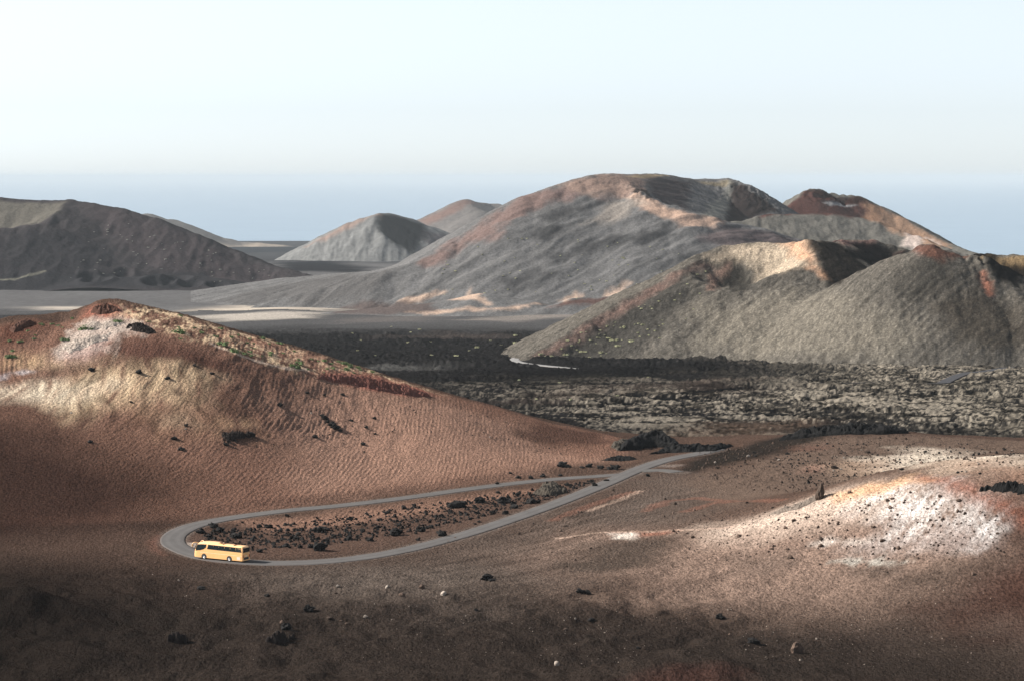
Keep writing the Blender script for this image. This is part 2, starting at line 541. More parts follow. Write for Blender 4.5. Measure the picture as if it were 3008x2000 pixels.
# ------------------------------------------------------------------ surfaces
class Surf:
    """a fan-shaped sheet of ground on a height function, with its own albedo per vertex"""

    def __init__(self, name, hf, a0, a1, na, d0, d1, nd, geo=False, side=None, dlist=None):
        ang = np.linspace(a0, a1, na)
        if side:
            ext = np.linspace(0, 1, side + 1)[1:] ** 1.6
            ang = np.concatenate([a0 - (ext[::-1]) * 0.55, ang, a1 + ext * 0.55])
        D = np.geomspace(d0, d1, nd) if geo else np.linspace(d0, d1, nd)
        if dlist is not None:
            D = np.array(dlist)
        T, DD = np.meshgrid(ang, D)
        self.name, self.hf = name, hf
        self.shape = T.shape
        self.x, self.y = (T * DD).ravel(), DD.ravel()
        self.z = hf(self.x, self.y)
        self.rng = (D[0], D[-1])
        self.c = np.zeros((self.x.size, 3))
        # slope of the surface
        Z = self.z.reshape(self.shape)
        gy = np.gradient(Z, axis=0) / np.gradient(DD, axis=0)
        gx = np.gradient(Z, axis=1) / np.gradient(T * DD, axis=1)
        self.gx, self.gy = gx.ravel(), gy.ravel()
        self.slope = np.sqrt(self.gx ** 2 + self.gy ** 2)

    def fill(self, c):
        self.c[:] = c

    def mix(self, m, c):
        m = np.clip(m, 0, 1)[:, None]
        self.c = self.c * (1 - m) + np.array(c) * m

    def mul(self, f):
        self.c = self.c * np.asarray(f)[:, None]

    def poly(self, pix, soft, nz=0.0, ns=10.0, seed=1, ny=1.0, exact=True):
        """soft mask of a patch of ground whose outline was read in the photograph"""
        pts = [tuple(hit(p[0], p[1], self.hf, self.rng[0], self.rng[1], 900)) for p in pix]
        A = np.array(pts)
        g = soft + nz + 1
        w = np.nonzero((self.x > A[:, 0].min() - g) & (self.x < A[:, 0].max() + g) & (self.y > A[:, 1].min() - g) & (self.y < A[:, 1].max() + g))[0]
        out = np.zeros(self.x.size)
        X, Y = self.x[w], self.y[w]
        d = poly_sdf(X, Y, pts)
        if nz:
            d = d + nz * fbm(X / ns, Y / (ns * ny), 4, seed)
        out[w] = sstep(-soft, soft, d)
        return out

    def paint(self, pix, col, soft, k=1.0, nz=0.0, ns=10.0, seed=1, ny=1.0):
        self.mix(k * self.poly(pix, soft, nz, ns, seed, ny), col)

    def line(self, pix, col, w, k=1.0, seed=1, soft=None):
        pts = [tuple(hit(p[0], p[1], self.hf, self.rng[0], self.rng[1], 900)) for p in pix]
        A = np.array(pts)
        q = np.nonzero((self.x > A[:, 0].min() - 2 * w) & (self.x < A[:, 0].max() + 2 * w) & (self.y > A[:, 1].min() - 2 * w) & (self.y < A[:, 1].max() + 2 * w))[0]
        X, Y = self.x[q], self.y[q]
        d, _ = polyline_dist(X, Y, pts)
        d = d + w * 0.7 * fbm(X / (w * 2.5), Y / (w * 4), 3, seed)
        m = np.zeros(self.x.size)
        m[q] = k * sstep(w, w * 0.3, d)
        self.mix(m, col)

    def build(self, mat, kind='structure', label=None, cat=None):
        nr, nc = self.shape
        n = nr * nc
        me = bpy.data.meshes.new(self.name)
        me.vertices.add(n)
        me.vertices.foreach_set('co', np.stack([self.x, self.y, self.z], 1).astype(np.float32).ravel())
        i = np.arange(n).reshape(nr, nc)
        q = np.stack([i[:-1, :-1], i[:-1, 1:], i[1:, 1:], i[1:, :-1]], -1).reshape(-1, 4)
        me.loops.add(q.size)
        me.loops.foreach_set('vertex_index', q.ravel().astype(np.int32))
        me.polygons.add(len(q))
        me.polygons.foreach_set('loop_start', (np.arange(len(q)) * 4).astype(np.int32))
        me.update(calc_edges=True)
        me.polygons.foreach_set('use_smooth', np.ones(len(q), bool))
        at_ = me.attributes.new('albedo', 'FLOAT_COLOR', 'POINT')
        c4 = np.ones((n, 4), np.float32)
        c4[:, :3] = np.clip(self.c, 0.004, 0.9)
        at_.data.foreach_set('color', c4.ravel())
        me.materials.append(mat)
        o = bpy.data.objects.new(self.name, me)
        COL.objects.link(o)
        o['kind'] = kind
        if label:
            o['label'] = label
        if cat:
            o['category'] = cat
        return o


# ------------------------------------------------------------------ materials
def new_mat(name):
    m = bpy.data.materials.new(name)
    m.use_nodes = True
    nt = m.node_tree
    p = nt.nodes['Principled BSDF']
    return m, nt, p


def noise_node(nt, scale, detail=4, rough=0.6, coords='Object', stretch=None):
    tc = nt.nodes.new('ShaderNodeTexCoord')
    n = nt.nodes.new('ShaderNodeTexNoise')
    n.inputs['Scale'].default_value = scale
    n.inputs['Detail'].default_value = detail
    n.inputs['Roughness'].default_value = rough
    if stretch:
        mp = nt.nodes.new('ShaderNodeMapping')
        mp.inputs['Scale'].default_value = stretch
        nt.links.new(tc.outputs[coords], mp.inputs[0])
        nt.links.new(mp.outputs[0], n.inputs[0])
    else:
        nt.links.new(tc.outputs[coords], n.inputs[0])
    return n


def ramp2(nt, src, lo, hi, p0=0.3, p1=0.7):
    r = nt.nodes.new('ShaderNodeMapRange')
    r.inputs['From Min'].default_value = p0
    r.inputs['From Max'].default_value = p1
    r.inputs['To Min'].default_value = lo
    r.inputs['To Max'].default_value = hi
    nt.links.new(src, r.inputs['Value'])
    return r.outputs[0]


def ash_mat(name, grain, amt, bump_scale, bump_dist, strength=0.7, stretch=None):
    """volcanic ground: albedo per vertex, grain and fine relief in the nodes"""
    m, nt, p = new_mat(name)
    a = nt.nodes.new('ShaderNodeAttribute')
    a.attribute_name = 'albedo'
    n1 = noise_node(nt, grain, 6, 0.75, stretch=stretch)
    f = ramp2(nt, n1.outputs[0], 1 - amt, 1 + amt)
    mx = nt.nodes.new('ShaderNodeVectorMath')
    mx.operation = 'SCALE'
    nt.links.new(a.outputs['Color'], mx.inputs[0])
    nt.links.new(f, mx.inputs['Scale'])
    nt.links.new(mx.outputs[0], p.inputs['Base Color'])
    p.inputs['Roughness'].default_value = 0.95
    p.inputs['Specular IOR Level'].default_value = 0.0
    n2 = noise_node(nt, bump_scale, 4, 0.65, stretch=stretch)
    b = nt.nodes.new('ShaderNodeBump')
    b.inputs['Strength'].default_value = strength
    b.inputs['Distance'].default_value = bump_dist
    nt.links.new(n2.outputs[0], b.inputs['Height'])
    nt.links.new(b.outputs[0], p.inputs['Normal'])
    return m


def plain_mat(name, col, rough=0.6, metal=0.0, spec=0.5, noise=None, coat=0.0):
    m, nt, p = new_mat(name)
    p.inputs['Base Color'].default_value = (*col, 1)
    p.inputs['Roughness'].default_value = rough
    p.inputs['Metallic'].default_value = metal
    p.inputs['Specular IOR Level'].default_value = spec
    p.inputs['Coat Weight'].default_value = coat
    if noise:
        n = noise_node(nt, noise[0], 4, 0.65)
        f = ramp2(nt, n.outputs[0], 1 - noise[1], 1 + noise[1])
        mx = nt.nodes.new('ShaderNodeVectorMath')
        mx.operation = 'SCALE'
        mx.inputs[0].default_value = col
        nt.links.new(f, mx.inputs['Scale'])
        nt.links.new(mx.outputs[0], p.inputs['Base Color'])
    return m


def lin(r, g, b):
    f = lambda v: ((v / 255 + 0.055) / 1.055) ** 2.4 if v > 10 else v / 255 / 12.92
    return np.array([f(r), f(g), f(b)])


GAIN = 1.0 / 2.15


def alb(r, g, b):
    """ground albedo of a flat sunlit patch that shows this colour in the photograph"""
    c = lin(r, g, b)
    m = c.mean()
    c = c * min(1.2, (m / 0.22) ** 0.5) * GAIN * 0.94
    return c * 0.86 + c.mean() * 0.14


def nalb(r, g, b):
    c = lin(r, g, b)
    m = c.mean()
    c = c * min(1.15, (m / 0.16) ** 0.55) * GAIN
    return c * 0.72 + c.mean() * 0.28


# ------------------------------------------------------------------ near ground
dl = list(np.geomspace(200, 345, 26)[:-1]) + list(np.linspace(345, 770, 480)) + list(np.linspace(773, 900, 14))
G = Surf('ground', near_h, -0.234, 0.234, 990, 0, 0, 0, side=22, dlist=dl)
G.rng = (345, 760)
x, y = G.x, G.y
G.fill(nalb(112, 84, 68))
n1 = fbm(x / 40, y / 60, 4, 201)
n2 = fbm(x / 8, y / 12, 4, 202)
G.mul(1 + 0.18 * n1 + 0.15 * n2)
# dark ash of the foreground
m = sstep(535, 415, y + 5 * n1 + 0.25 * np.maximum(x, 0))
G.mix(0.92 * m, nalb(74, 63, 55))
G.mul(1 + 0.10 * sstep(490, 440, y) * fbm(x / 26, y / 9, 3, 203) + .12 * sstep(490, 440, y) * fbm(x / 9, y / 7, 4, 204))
# greyer sand by the road right side
G.paint([(800, 1690), (1300, 1620), (1700, 1480), (1950, 1400), (2150, 1430), (2000, 1530), (1700, 1560), (1600, 1700), (1300, 1780), (900, 1750)], nalb(120, 104, 92), 28, 0.75, 16, 30, 5)
G.paint([(-700, 1600), (250, 1660), (500, 1760), (420, 1900), (100, 2100), (-700, 2100)], nalb(52, 43, 37), 26, .7, 12, 25, 6)  # dark corner mound, slope shading deepened in its colour
# left hill
hillm = G.poly([(-300, 1560), (480, 1530), (900, 1480), (1500, 1400), (1850, 1330), (1850, 1291), (1300, 1155), (900, 1035), (400, 905), (310, 897), (85, 942), (-300, 1010)], 5)
G.mix(0.9 * hillm, nalb(150, 104, 80))
G.paint([(900, 1440), (1500, 1385), (1750, 1350), (1500, 1240), (1000, 1100), (800, 1200)], nalb(182, 134, 106), 14, .75, 10, 25, 7)
G.paint([(-200, 1600), (480, 1540), (560, 1440), (330, 1330), (0, 1200), (-400, 1180), (-400, 1620)], nalb(84, 56, 45), 20, .9, 10, 25, 8)  # shade on the lower left slope, painted into the ash
G.paint([(300, 1010), (480, 1000), (700, 1080), (560, 1120), (380, 1110), (310, 1060)], nalb(120, 76, 60), 7, .8, 5, 14, 9)
# pale sulphur patches
tan = nalb(226, 188, 138)
st = 1.0
for pg, c, k in (
    ([(150, 1130), (260, 1075), (420, 1070), (540, 1080), (640, 1110), (560, 1170), (420, 1180), (300, 1210), (200, 1240), (140, 1190)], nalb(238, 198, 146), .95),
    ([(-200, 1160), (0, 1130), (120, 1120), (330, 1130), (280, 1180), (150, 1190), (60, 1165), (-200, 1190)], nalb(248, 222, 184), .95),
    ([(60, 1050), (150, 1040), (300, 1060), (140, 1080), (40, 1075)], nalb(214, 180, 140), .7),
    ([(470, 1220), (530, 1210), (560, 1240), (480, 1250)], nalb(224, 190, 150), .8),
    ([(660, 1240), (740, 1235), (750, 1265), (670, 1270)], nalb(205, 160, 110), .7),
    ([(400, 1200), (560, 1170), (650, 1230), (760, 1290), (600, 1300), (430, 1260)], nalb(188, 140, 100), .5),
    ([(0, 1060), (90, 1048), (130, 1062), (20, 1078)], nalb(212, 165, 110), .7),
):
    G.mix(k * G.poly(pg, 7, 7, 16, int(pg[0][0]) + 300, 1.2) * np.clip(.72 + 1.1 * fbm((x + 3 * gnoise(x / 12, y / 16, 6)) / 2.4, y / 17, 3, 2991), 0, 1), c)
# dark gully lines running down through the pale patch
s = ridged((x + 4 * gnoise(x / 14, y / 18, 5)) / 6.5, y / 34, 3, 211)
pm = G.poly([(100, 1080), (600, 1060), (760, 1240), (500, 1290), (150, 1230)], 9)
G.mul(1 - 0.42 * pm * sstep(0.25, 0.75, s))
# white rock area by the crest, orange and tan crest
wr = fbm(x / 4, y / 9, 4, 220)
G.paint([(190, 1000), (240, 950), (300, 925), (390, 935), (440, 965), (400, 985), (300, 1000), (330, 1035), (250, 1045), (170, 1040)], nalb(222, 198, 178), 3, .8, 9, 6, 221, ny=2)
G.paint([(290, 985), (330, 1000), (250, 1060), (160, 1060)], nalb(215, 165, 150), 4, .5, 3, 8, 222)
G.paint([(260, 905), (380, 915), (400, 930), (300, 935), (250, 930)], nalb(190, 105, 75), 3, .8, 3, 6, 223)
crest = G.poly([(340, 900), (500, 918), (640, 958), (800, 1003), (1000, 1063), (1200, 1123), (1290, 1155), (1150, 1150), (960, 1110), (760, 1060), (560, 1000), (400, 945)], 4, 4, 9, 224)
sp = .6 * fbm(x / 1.1, y / 2.6, 3, 225) + .6 * fbm(x / 5, y / 9, 4, 2250)
G.mix(crest * sstep(-0.15, 0.25, sp) * .85, nalb(255, 214, 160))
G.mix(crest * sstep(0.1, 0.34, .55 * fbm(x / 1.3, y / 2.6, 3, 226) + .5 * fbm(x / 6, y / 8, 3, 2260)), nalb(96, 62, 46))
G.paint([(560, 965), (800, 1040), (950, 1100), (1100, 1110), (1000, 1065), (760, 995)], nalb(190, 130, 98), 6, .45, 4, 9, 227)
G.line([(620, 1010), (700, 1040), (760, 1062), (830, 1080), (900, 1085)], nalb(235, 200, 170), 1.2, .8, 228)
G.paint([(920, 1098), (1000, 1090), (1130, 1110), (1230, 1140), (1275, 1158), (1180, 1160), (1040, 1135)], nalb(172, 88, 66), 3, .85, 3, 6, 229)
G.paint([(0, 960), (85, 940), (150, 960), (60, 1000), (0, 1020)], nalb(120, 66, 45), 5, .8, 3, 8, 230)
for pg in ([(40, 1095), (75, 1085), (100, 1090), (70, 1100)], [(0, 1105), (25, 1095), (20, 1110), (0, 1118)]):
    G.paint(pg, nalb(205, 196, 200), 1.6, .6, 1.0, 3, 231)
# darker shade streaks lower left hill
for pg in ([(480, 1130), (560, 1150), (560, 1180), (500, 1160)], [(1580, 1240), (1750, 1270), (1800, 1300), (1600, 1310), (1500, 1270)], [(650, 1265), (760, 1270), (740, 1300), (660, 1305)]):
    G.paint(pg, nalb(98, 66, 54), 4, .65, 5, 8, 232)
# triangle between the road arms
G.paint([(560, 1580), (700, 1535), (1000, 1500), (1500, 1440), (1800, 1405), (1600, 1480), (1300, 1570), (1000, 1630), (760, 1640), (620, 1620)], nalb(118, 88, 72), 4, .8, 3, 15, 233)
G.paint([(700, 1530), (1000, 1500), (1500, 1440), (1650, 1425), (1400, 1480), (1100, 1530), (800, 1560)], nalb(170, 122, 94), 5, .7, 4, 15, 234)
# right hills
G.paint([(2000, 1420), (2350, 1300), (2800, 1285), (3300, 1300), (3300, 1450), (2800, 1390), (2400, 1430), (2150, 1480)], nalb(130, 104, 86), 8, .85, 8, 20, 240)
G.paint([(2050, 1335), (2350, 1268), (2480, 1262), (2350, 1310), (2150, 1360), (1990, 1390)], nalb(66, 60, 54), 4, .9, 4, 10, 241)
G.paint([(2550, 1345), (2650, 1322), (2800, 1318), (2950, 1340), (3100, 1360), (2950, 1372), (2750, 1360)], nalb(236, 214, 186), 9, .85, 12, 12, 242)
G.paint([(2400, 1370), (2600, 1345), (2900, 1370), (3100, 1400), (2800, 1395), (2500, 1390)], nalb(196, 160, 128), 8, .6, 8, 14, 243)
G.paint([(2330, 1310), (2440, 1305), (2430, 1322), (2340, 1325)], nalb(130, 84, 66), 5, .5, 5, 8, 244)
G.paint([(2370, 1365), (2420, 1360), (2410, 1385), (2370, 1385)], nalb(190, 130, 104), 4, .35, 4, 8, 245)
G.paint([(2850, 1360), (3050, 1380), (3008, 1420), (2900, 1400)], nalb(150, 100, 70), 5, .6, 5, 8, 246)
G.mix(.4 * sstep(.1, .4, fbm(x / 2.2, y / 5, 3, 247)) * sstep(40, 60, x) * sstep(590, 610, y) * sstep(720, 700, y), nalb(60, 50, 42))
# white hill
wh = G.poly([(1650, 1600), (1900, 1562), (2150, 1542), (2400, 1455), (2680, 1398), (2780, 1405), (3008, 1500), (3300, 1600), (3300, 1950), (2700, 1830), (2300, 1780), (1900, 1760), (1700, 1680)], 26, 16, 30, 250) * (1 - .6 * sstep(455, 405, y))
G.mix(.8 * wh, nalb(156, 124, 104))
G.paint([(2050, 1552), (2250, 1515), (2420, 1452), (2560, 1420), (2640, 1440), (2560, 1500), (2400, 1530), (2250, 1570), (2100, 1580)], nalb(234, 204, 178), 9, .8, 6, 16, 251)
crust = np.clip(.72 + .9 * fbm(x / .8, y / 2.2, 3, 2520) + .9 * fbm((x * .7 + y * .7) / 12, (x * .7 - y * .7) / 3, 3, 2521), 0, 1)
G.mix(.92 * crust * G.poly([(2560, 1470), (2640, 1430), (2760, 1450), (2870, 1510), (2850, 1560), (2750, 1570), (2650, 1580), (2580, 1590), (2700, 1530), (2620, 1500)], 9, 6, 9, 252), nalb(252, 242, 234))
G.mix(.92 * crust ** 1.5 * G.poly([(2840, 1580), (2880, 1530), (2940, 1510), (2940, 1560), (2900, 1600), (2850, 1600)], 4, 4, 4, 253), nalb(252, 244, 238))
G.paint([(2430, 1455), (2560, 1420), (2680, 1398), (2740, 1410), (2640, 1430), (2540, 1455), (2450, 1475)], nalb(236, 176, 116), 3, .75, 4, 6, 254)
G.paint([(2700, 1400), (2780, 1405), (3008, 1495), (3200, 1570), (3008, 1545), (2860, 1470), (2760, 1425)], nalb(160, 88, 58), 3, .85, 2.5, 8, 255)
G.paint([(2960, 1520), (3200, 1580), (3300, 1850), (3008, 1850), (2750, 1780), (2880, 1700), (2980, 1620), (2930, 1570)], nalb(96, 58, 44), 14, .85, 10, 14, 256)
G.paint([(2500, 1600), (2650, 1580), (2800, 1560), (2900, 1600), (2800, 1620), (2600, 1610)], nalb(150, 128, 118), 5, .8, 5, 10, 257)
G.paint([(2500, 1660), (2620, 1655), (2660, 1675), (2560, 1690), (2480, 1685)], nalb(88, 76, 68), 4, .8, 4, 8, 258)
G.paint([(2640, 1700), (2850, 1650), (2930, 1640), (2800, 1700), (2680, 1730)], nalb(96, 78, 66), 5, .7, 4, 9, 259)
G.paint([(2380, 1590), (2480, 1580), (2560, 1590), (2440, 1600), (2380, 1602)], nalb(220, 205, 190), 2, .6, 3, 5, 260)
G.paint([(2440, 1645), (2580, 1640), (2680, 1650), (2560, 1655)], nalb(190, 186, 172), 1.2, .6, 3, 4, 261)
G.paint([(2150, 1640), (2280, 1620), (2340, 1650), (2240, 1690), (2170, 1680)], nalb(120, 98, 84), 5, .6, 5, 10, 262)
G.mul(1 + wh * (.4 * fbm(x / 1.4, y / 3.5, 4, 2490) + .25 * fbm((x * .7 + y * .7) / 14, (x * .7 - y * .7) / 2.5, 3, 2491)))
# left end of the white ridge: pale lip and orange
G.line([(1640, 1580), (1720, 1568), (1800, 1562), (1880, 1562), (1990, 1555), (2150, 1545)], nalb(214, 176, 148), 1.2, .6, 263)
G.paint([(1800, 1566), (1870, 1566), (1865, 1585), (1810, 1580)], nalb(245, 225, 205), 1.5, .95, 1.5, 4, 264)
G.paint([(1875, 1562), (1990, 1558), (1960, 1570), (1880, 1574)], nalb(176, 104, 72), 2, .6, 2, 4, 265)
G.paint([(1700, 1600), (1850, 1585), (1980, 1580), (1950, 1650), (1800, 1680), (1650, 1680)], nalb(88, 76, 66), 6, .75, 6, 12, 266)
for ln in ([(1630, 1525), (1720, 1490), (1800, 1462), (1860, 1445)], [(1900, 1500), (1960, 1470), (2060, 1462), (2150, 1470)], [(2020, 1500), (2100, 1475), (2220, 1468), (2290, 1470)]):
    G.line(ln, nalb(158, 98, 72), 2.6, .42, 267)
G.line([(1730, 1500), (1800, 1475), (1880, 1440)], nalb(196, 160, 134), 1.4, .5, 268)
# pale streaks beside the road, running with the slope
sk = fbm((x * .64 + y * .77) / 26, (x * .77 - y * .64) / 3.2, 3, 270)
skm = G.poly([(1100, 1700), (1400, 1570), (1750, 1430), (2100, 1440), (1900, 1560), (1700, 1680), (1400, 1740)], 9)
G.mul(1 + .55 * skm * sk)
sk2 = fbm((x * .78 - y * .62) / 22, (x * .62 + y * .78) / 2.4, 3, 271)
G.mul(1 + .4 * G.poly([(2700, 1800), (2900, 1640), (3100, 1640), (3200, 1900), (2800, 1900)], 12) * sk2)
# reddish foreground mound
G.paint([(1850, 1990), (1930, 1965), (2080, 1952), (2200, 1970), (2150, 2010), (1900, 2040)], nalb(104, 66, 54), 4, .7, 3, 8, 272)
# road verges
d = road_dist(x, y)
G.mix(.75 * sstep(4.4, 2.6, d + .8 * n2), nalb(128, 110, 98))
e = np.array(floor_pts([(545, 1600)], BASE)[0])
G.mix(.9 * sstep(5, 2, np.hypot(x - e[0], y - e[1])), nalb(180, 160, 144))
e = np.array(floor_pts([(1972, 1368)], BASE)[0])
G.mix(.35 * sstep(5, 2, np.hypot(x - e[0], y - e[1])), nalb(165, 150, 138))
G.mix(.8 * G.poly([(440, 1590), (470, 1570), (460, 1610), (480, 1630), (450, 1615)], 2), nalb(140, 92, 72))
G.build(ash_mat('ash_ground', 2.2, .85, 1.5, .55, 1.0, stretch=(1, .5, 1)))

# ------------------------------------------------------------------ lava field
L = Surf('lava_field', lava_h, -0.234, 0.234, 780, 700, 2320, 360, geo=True, side=14)
x, y = L.x, L.y
zz = L.z - plain(x, y)
n1 = fbm(x / 70, y / 120, 4, 301)
n2 = fbm(x / 3.2, y / 8, 4, 302)
n3 = fbm(x / 1.2, y / 4.5, 3, 303)
L.fill(nalb(56, 54, 54))
pale = L.poly([(1350, 1130), (1600, 1130), (1900, 1110), (2300, 1120), (2400, 1060), (2900, 1000), (3300, 940), (3300, 1320), (2700, 1280), (2200, 1290), (1850, 1290), (1500, 1190)], 80, 90, 80, 304)
n4 = fbm(x / 34, y / 24, 3, 3040)
lich = sstep(.0, .26, .5 * n2 + .5 * n3 + .35 * n1 + .45 * n4 + .12 * (zz - .3))
L.mix(pale * lich * .85, nalb(158, 145, 126))
L.mix((1 - pale) * sstep(.2, .5, n2) * .3, nalb(110, 106, 104))
rp = L.poly([(2300, 1100), (2600, 1020), (3300, 940), (3300, 1310), (2750, 1260), (2500, 1200), (2400, 1160)], 40, 50, 80, 305)
L.mix(rp * .6 * sstep(-.2, .2, .6 * n2 + .6 * n3), nalb(164, 150, 128))
L.mix(L.poly([(1900, 1300), (2100, 1240), (2400, 1230), (2300, 1290), (2050, 1310)], 18, 12, 20, 306) * .6, nalb(128, 100, 78))
dk = L.poly([(1350, 1110), (1450, 1085), (1750, 1078), (2050, 1065), (2350, 1062), (2400, 1075), (2200, 1100), (1900, 1110), (1600, 1125)], 34, 60, 40, 307)
L.mix(dk * .55, nalb(34, 32, 31))
L.mix(L.poly([(1500, 1185), (1900, 1120), (2250, 1110), (2200, 1150), (1800, 1160)], 25, 40, 40, 308) * .5, nalb(100, 82, 70))
cre = ridged(x / 48 + .4 * gnoise(x / 30, y / 30, 3041), y / 26, 3, 3042)
L.mix(pale * sstep(.5, .72, cre) * .85, nalb(24, 22, 22))
# hollows and crevices darkened: their shade painted in over bare dark rock
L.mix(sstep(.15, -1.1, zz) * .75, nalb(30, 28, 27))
for ln in ([(1940, 1165), (2000, 1152), (2080, 1148), (2150, 1140), (2200, 1135)], [(1590, 1195), (1680, 1190), (1760, 1188)], [(1750, 1178), (1820, 1182), (1880, 1178)],
           [(1350, 1120), (1500, 1128), (1700, 1122)], [(2430, 1195), (2530, 1190)], [(1440, 1205), (1530, 1200)]):
    L.line(ln, nalb(26, 24, 24), 3.5, .9, 309)
# grey gravel flats at the back and thin pale bands
L.mix(sstep(1650, 2050, y + 120 * n1) * .9, nalb(104, 102, 102))
for pg, c in (([(-200, 925), (200, 925), (500, 905), (900, 915), (900, 930), (500, 935), (-200, 945)], nalb(108, 106, 106)),
              ([(560, 930), (800, 915), (950, 918), (900, 935), (650, 945)], nalb(208, 194, 176)),
              ([(1340, 940), (1600, 915), (1900, 905), (2000, 880), (1800, 925), (1500, 945)], nalb(150, 138, 128)),
              ([(1000, 935), (1280, 925), (1250, 945), (1000, 950)], nalb(120, 112, 108)),
              ([(1120, 1080), (1200, 1060), (1370, 1070), (1300, 1085)], nalb(112, 110, 106)),
              ([(1120, 985), (1330, 975), (1500, 985), (1300, 995)], nalb(96, 84, 78))):
    L.paint(pg, c, 22, .85, 30, 60, 310)
L.mix(L.poly([(-300, 930), (300, 920), (300, 950), (-300, 985)], 20) * .7, nalb(52, 52, 58))
L.mul(1 + .5 * n3)
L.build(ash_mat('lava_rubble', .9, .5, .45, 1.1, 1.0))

# ------------------------------------------------------------------ far plain
FPL = Surf('far_plain', lambda x, y: plain(x, y) - 0.4 * sstep(2310, 2200, y), -0.30, 0.30, 280, 2200, 9700, 150, geo=True, side=8)
x, y = FPL.x, FPL.y
FPL.fill(alb(120, 118, 118))
FPL.mul(1 + .2 * fbm(x / 90, y / 240, 4, 401) + .12 * fbm(x / 14, y / 40, 3, 402))
FPL.rng = (2250, 9600)
for pg, c, k in (([(550, 915), (680, 898), (900, 900), (1000, 912), (800, 922)], alb(216, 200, 180), .9), ([(120, 905), (200, 902), (240, 908), (170, 913)], alb(214, 200, 182), .9),
                 ([(-300, 925), (200, 925), (500, 935), (500, 990), (-300, 990)], alb(58, 58, 64), .9), ([(720, 895), (860, 892), (1000, 905), (800, 906)], alb(200, 188, 170), .7),
                 ([(1080, 800), (1000, 770), (950, 765), (820, 772), (800, 800)], alb(48, 50, 58), .9), ([(640, 745), (1000, 735), (1000, 728), (600, 725)], alb(64, 72, 84), .8)):
    FPL.paint(pg, c, 40, k, 50, 90, 403)
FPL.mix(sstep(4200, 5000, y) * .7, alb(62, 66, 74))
FPL.build(ash_mat('gravel_plain', .12, .3, .08, 2.0, .6))

# ------------------------------------------------------------------ mountains
M = Surf('volcanic_mountain', mtn_h, -0.135, 0.155, 480, 2170, 2860, 290)
x, y = M.x, M.y
M.fill(alb(128, 126, 125))
s1 = x * .80 + y * .60
s2 = -x * .60 + y * .80
stz = fbm(s1 / 120, s2 / 16, 4, 501)
M.mul(1 + .42 * stz + .15 * fbm(x / 8, y / 9, 3, 502))
M.rng = (2170, 2860)
M.paint([(1250, 775), (1330, 712), (1489, 607), (1620, 552), (1740, 520), (1850, 525), (1860, 560), (1700, 575), (1560, 620), (1450, 690), (1330, 760)], alb(158, 120, 108), 12, .62, 30, 30, 503)
M.mul(1 + .3 * fbm(s1 / 40, s2 / 7, 3, 5030))
M.paint([(1640, 545), (1740, 517), (1900, 520), (1890, 565), (1780, 575), (1700, 570)], alb(176, 146, 128), 9, .7, 14, 20, 504)
M.paint([(1840, 520), (1900, 513), (1960, 516), (1920, 524)], alb(206, 180, 136), 3, .8, 4, 10, 505)
M.paint([(2040, 530), (2138, 529), (2150, 545), (2060, 540)], alb(170, 152, 118), 4, .7, 4, 10, 506)
M.paint([(1900, 520), (2030, 535), (2010, 620), (1960, 600), (1910, 570)], alb(98, 84, 84), 8, .8, 8, 20, 507)
M.paint([(2080, 600), (2145, 535), (2150, 560), (2105, 640), (2060, 632)], alb(148, 146, 136), 5, .8, 5, 14, 508)
M.paint([(2150, 535), (2200, 555), (2290, 624), (2200, 645), (2110, 645)], alb(72, 54, 50), 5, .9, 5, 14, 509)
M.paint([(1830, 580), (1880, 570), (1960, 608), (2040, 632), (2130, 652), (2110, 668), (2000, 668), (1950, 640), (1890, 615)], alb(214, 176, 150), 5, .85, 9, 16, 510)
M.paint([(1790, 600), (1880, 575), (1890, 600), (1800, 650), (1720, 660)], alb(166, 154, 142), 8, .7, 14, 24, 511)
M.paint([(2150, 665), (2240, 680), (2340, 705), (2300, 740), (2150, 740), (2050, 700)], alb(120, 98, 98), 8, .7, 9, 20, 512)
for pg in ([(1580, 640), (1660, 610), (1760, 600), (1640, 650)], [(1520, 700), (1620, 660), (1700, 650), (1600, 700)], [(1470, 830), (1560, 790), (1640, 800), (1520, 850)],
           [(1850, 700), (1950, 660), (1990, 690), (1880, 730)], [(2000, 740), (2060, 720), (2040, 760), (1980, 765)], [(1600, 760), (1750, 700), (1850, 690), (1700, 760)]):
    M.paint(pg, alb(70, 70, 72), 10, .7, 16, 24, 513)
for pg in ([(1330, 880), (1380, 850), (1410, 870), (1440, 895), (1400, 885)], [(1170, 885), (1280, 855), (1300, 862), (1200, 890)], [(1780, 868), (1830, 828), (1845, 835), (1815, 872)], [(1640, 885), (1690, 862), (1710, 870), (1660, 888)],
           [(1200, 915), (1450, 905), (1600, 895), (1500, 912), (1250, 924)]):
    M.paint(pg, alb(220, 186, 160), 5, .85, 8, 14, 514)
M.paint([(1000, 905), (1100, 885), (1220, 890), (1280, 915), (1150, 925), (980, 922)], alb(122, 104, 98), 6, .8, 8, 14, 515)
M.paint([(1600, 905), (1680, 882), (1800, 874), (1830, 884), (1750, 896)], alb(130, 92, 80), 4, .85, 6, 10, 516)
M.line([(1870, 565), (1895, 560), (1905, 580)], alb(60, 50, 48), 5, .8, 517)
M.paint([(600, 890), (780, 845), (1000, 808), (1150, 800), (1100, 870), (900, 905)], alb(112, 108, 106), 12, .6, 16, 40, 518)
M.build(ash_mat('mountain_ash', .45, .45, .16, 1.0, .9))

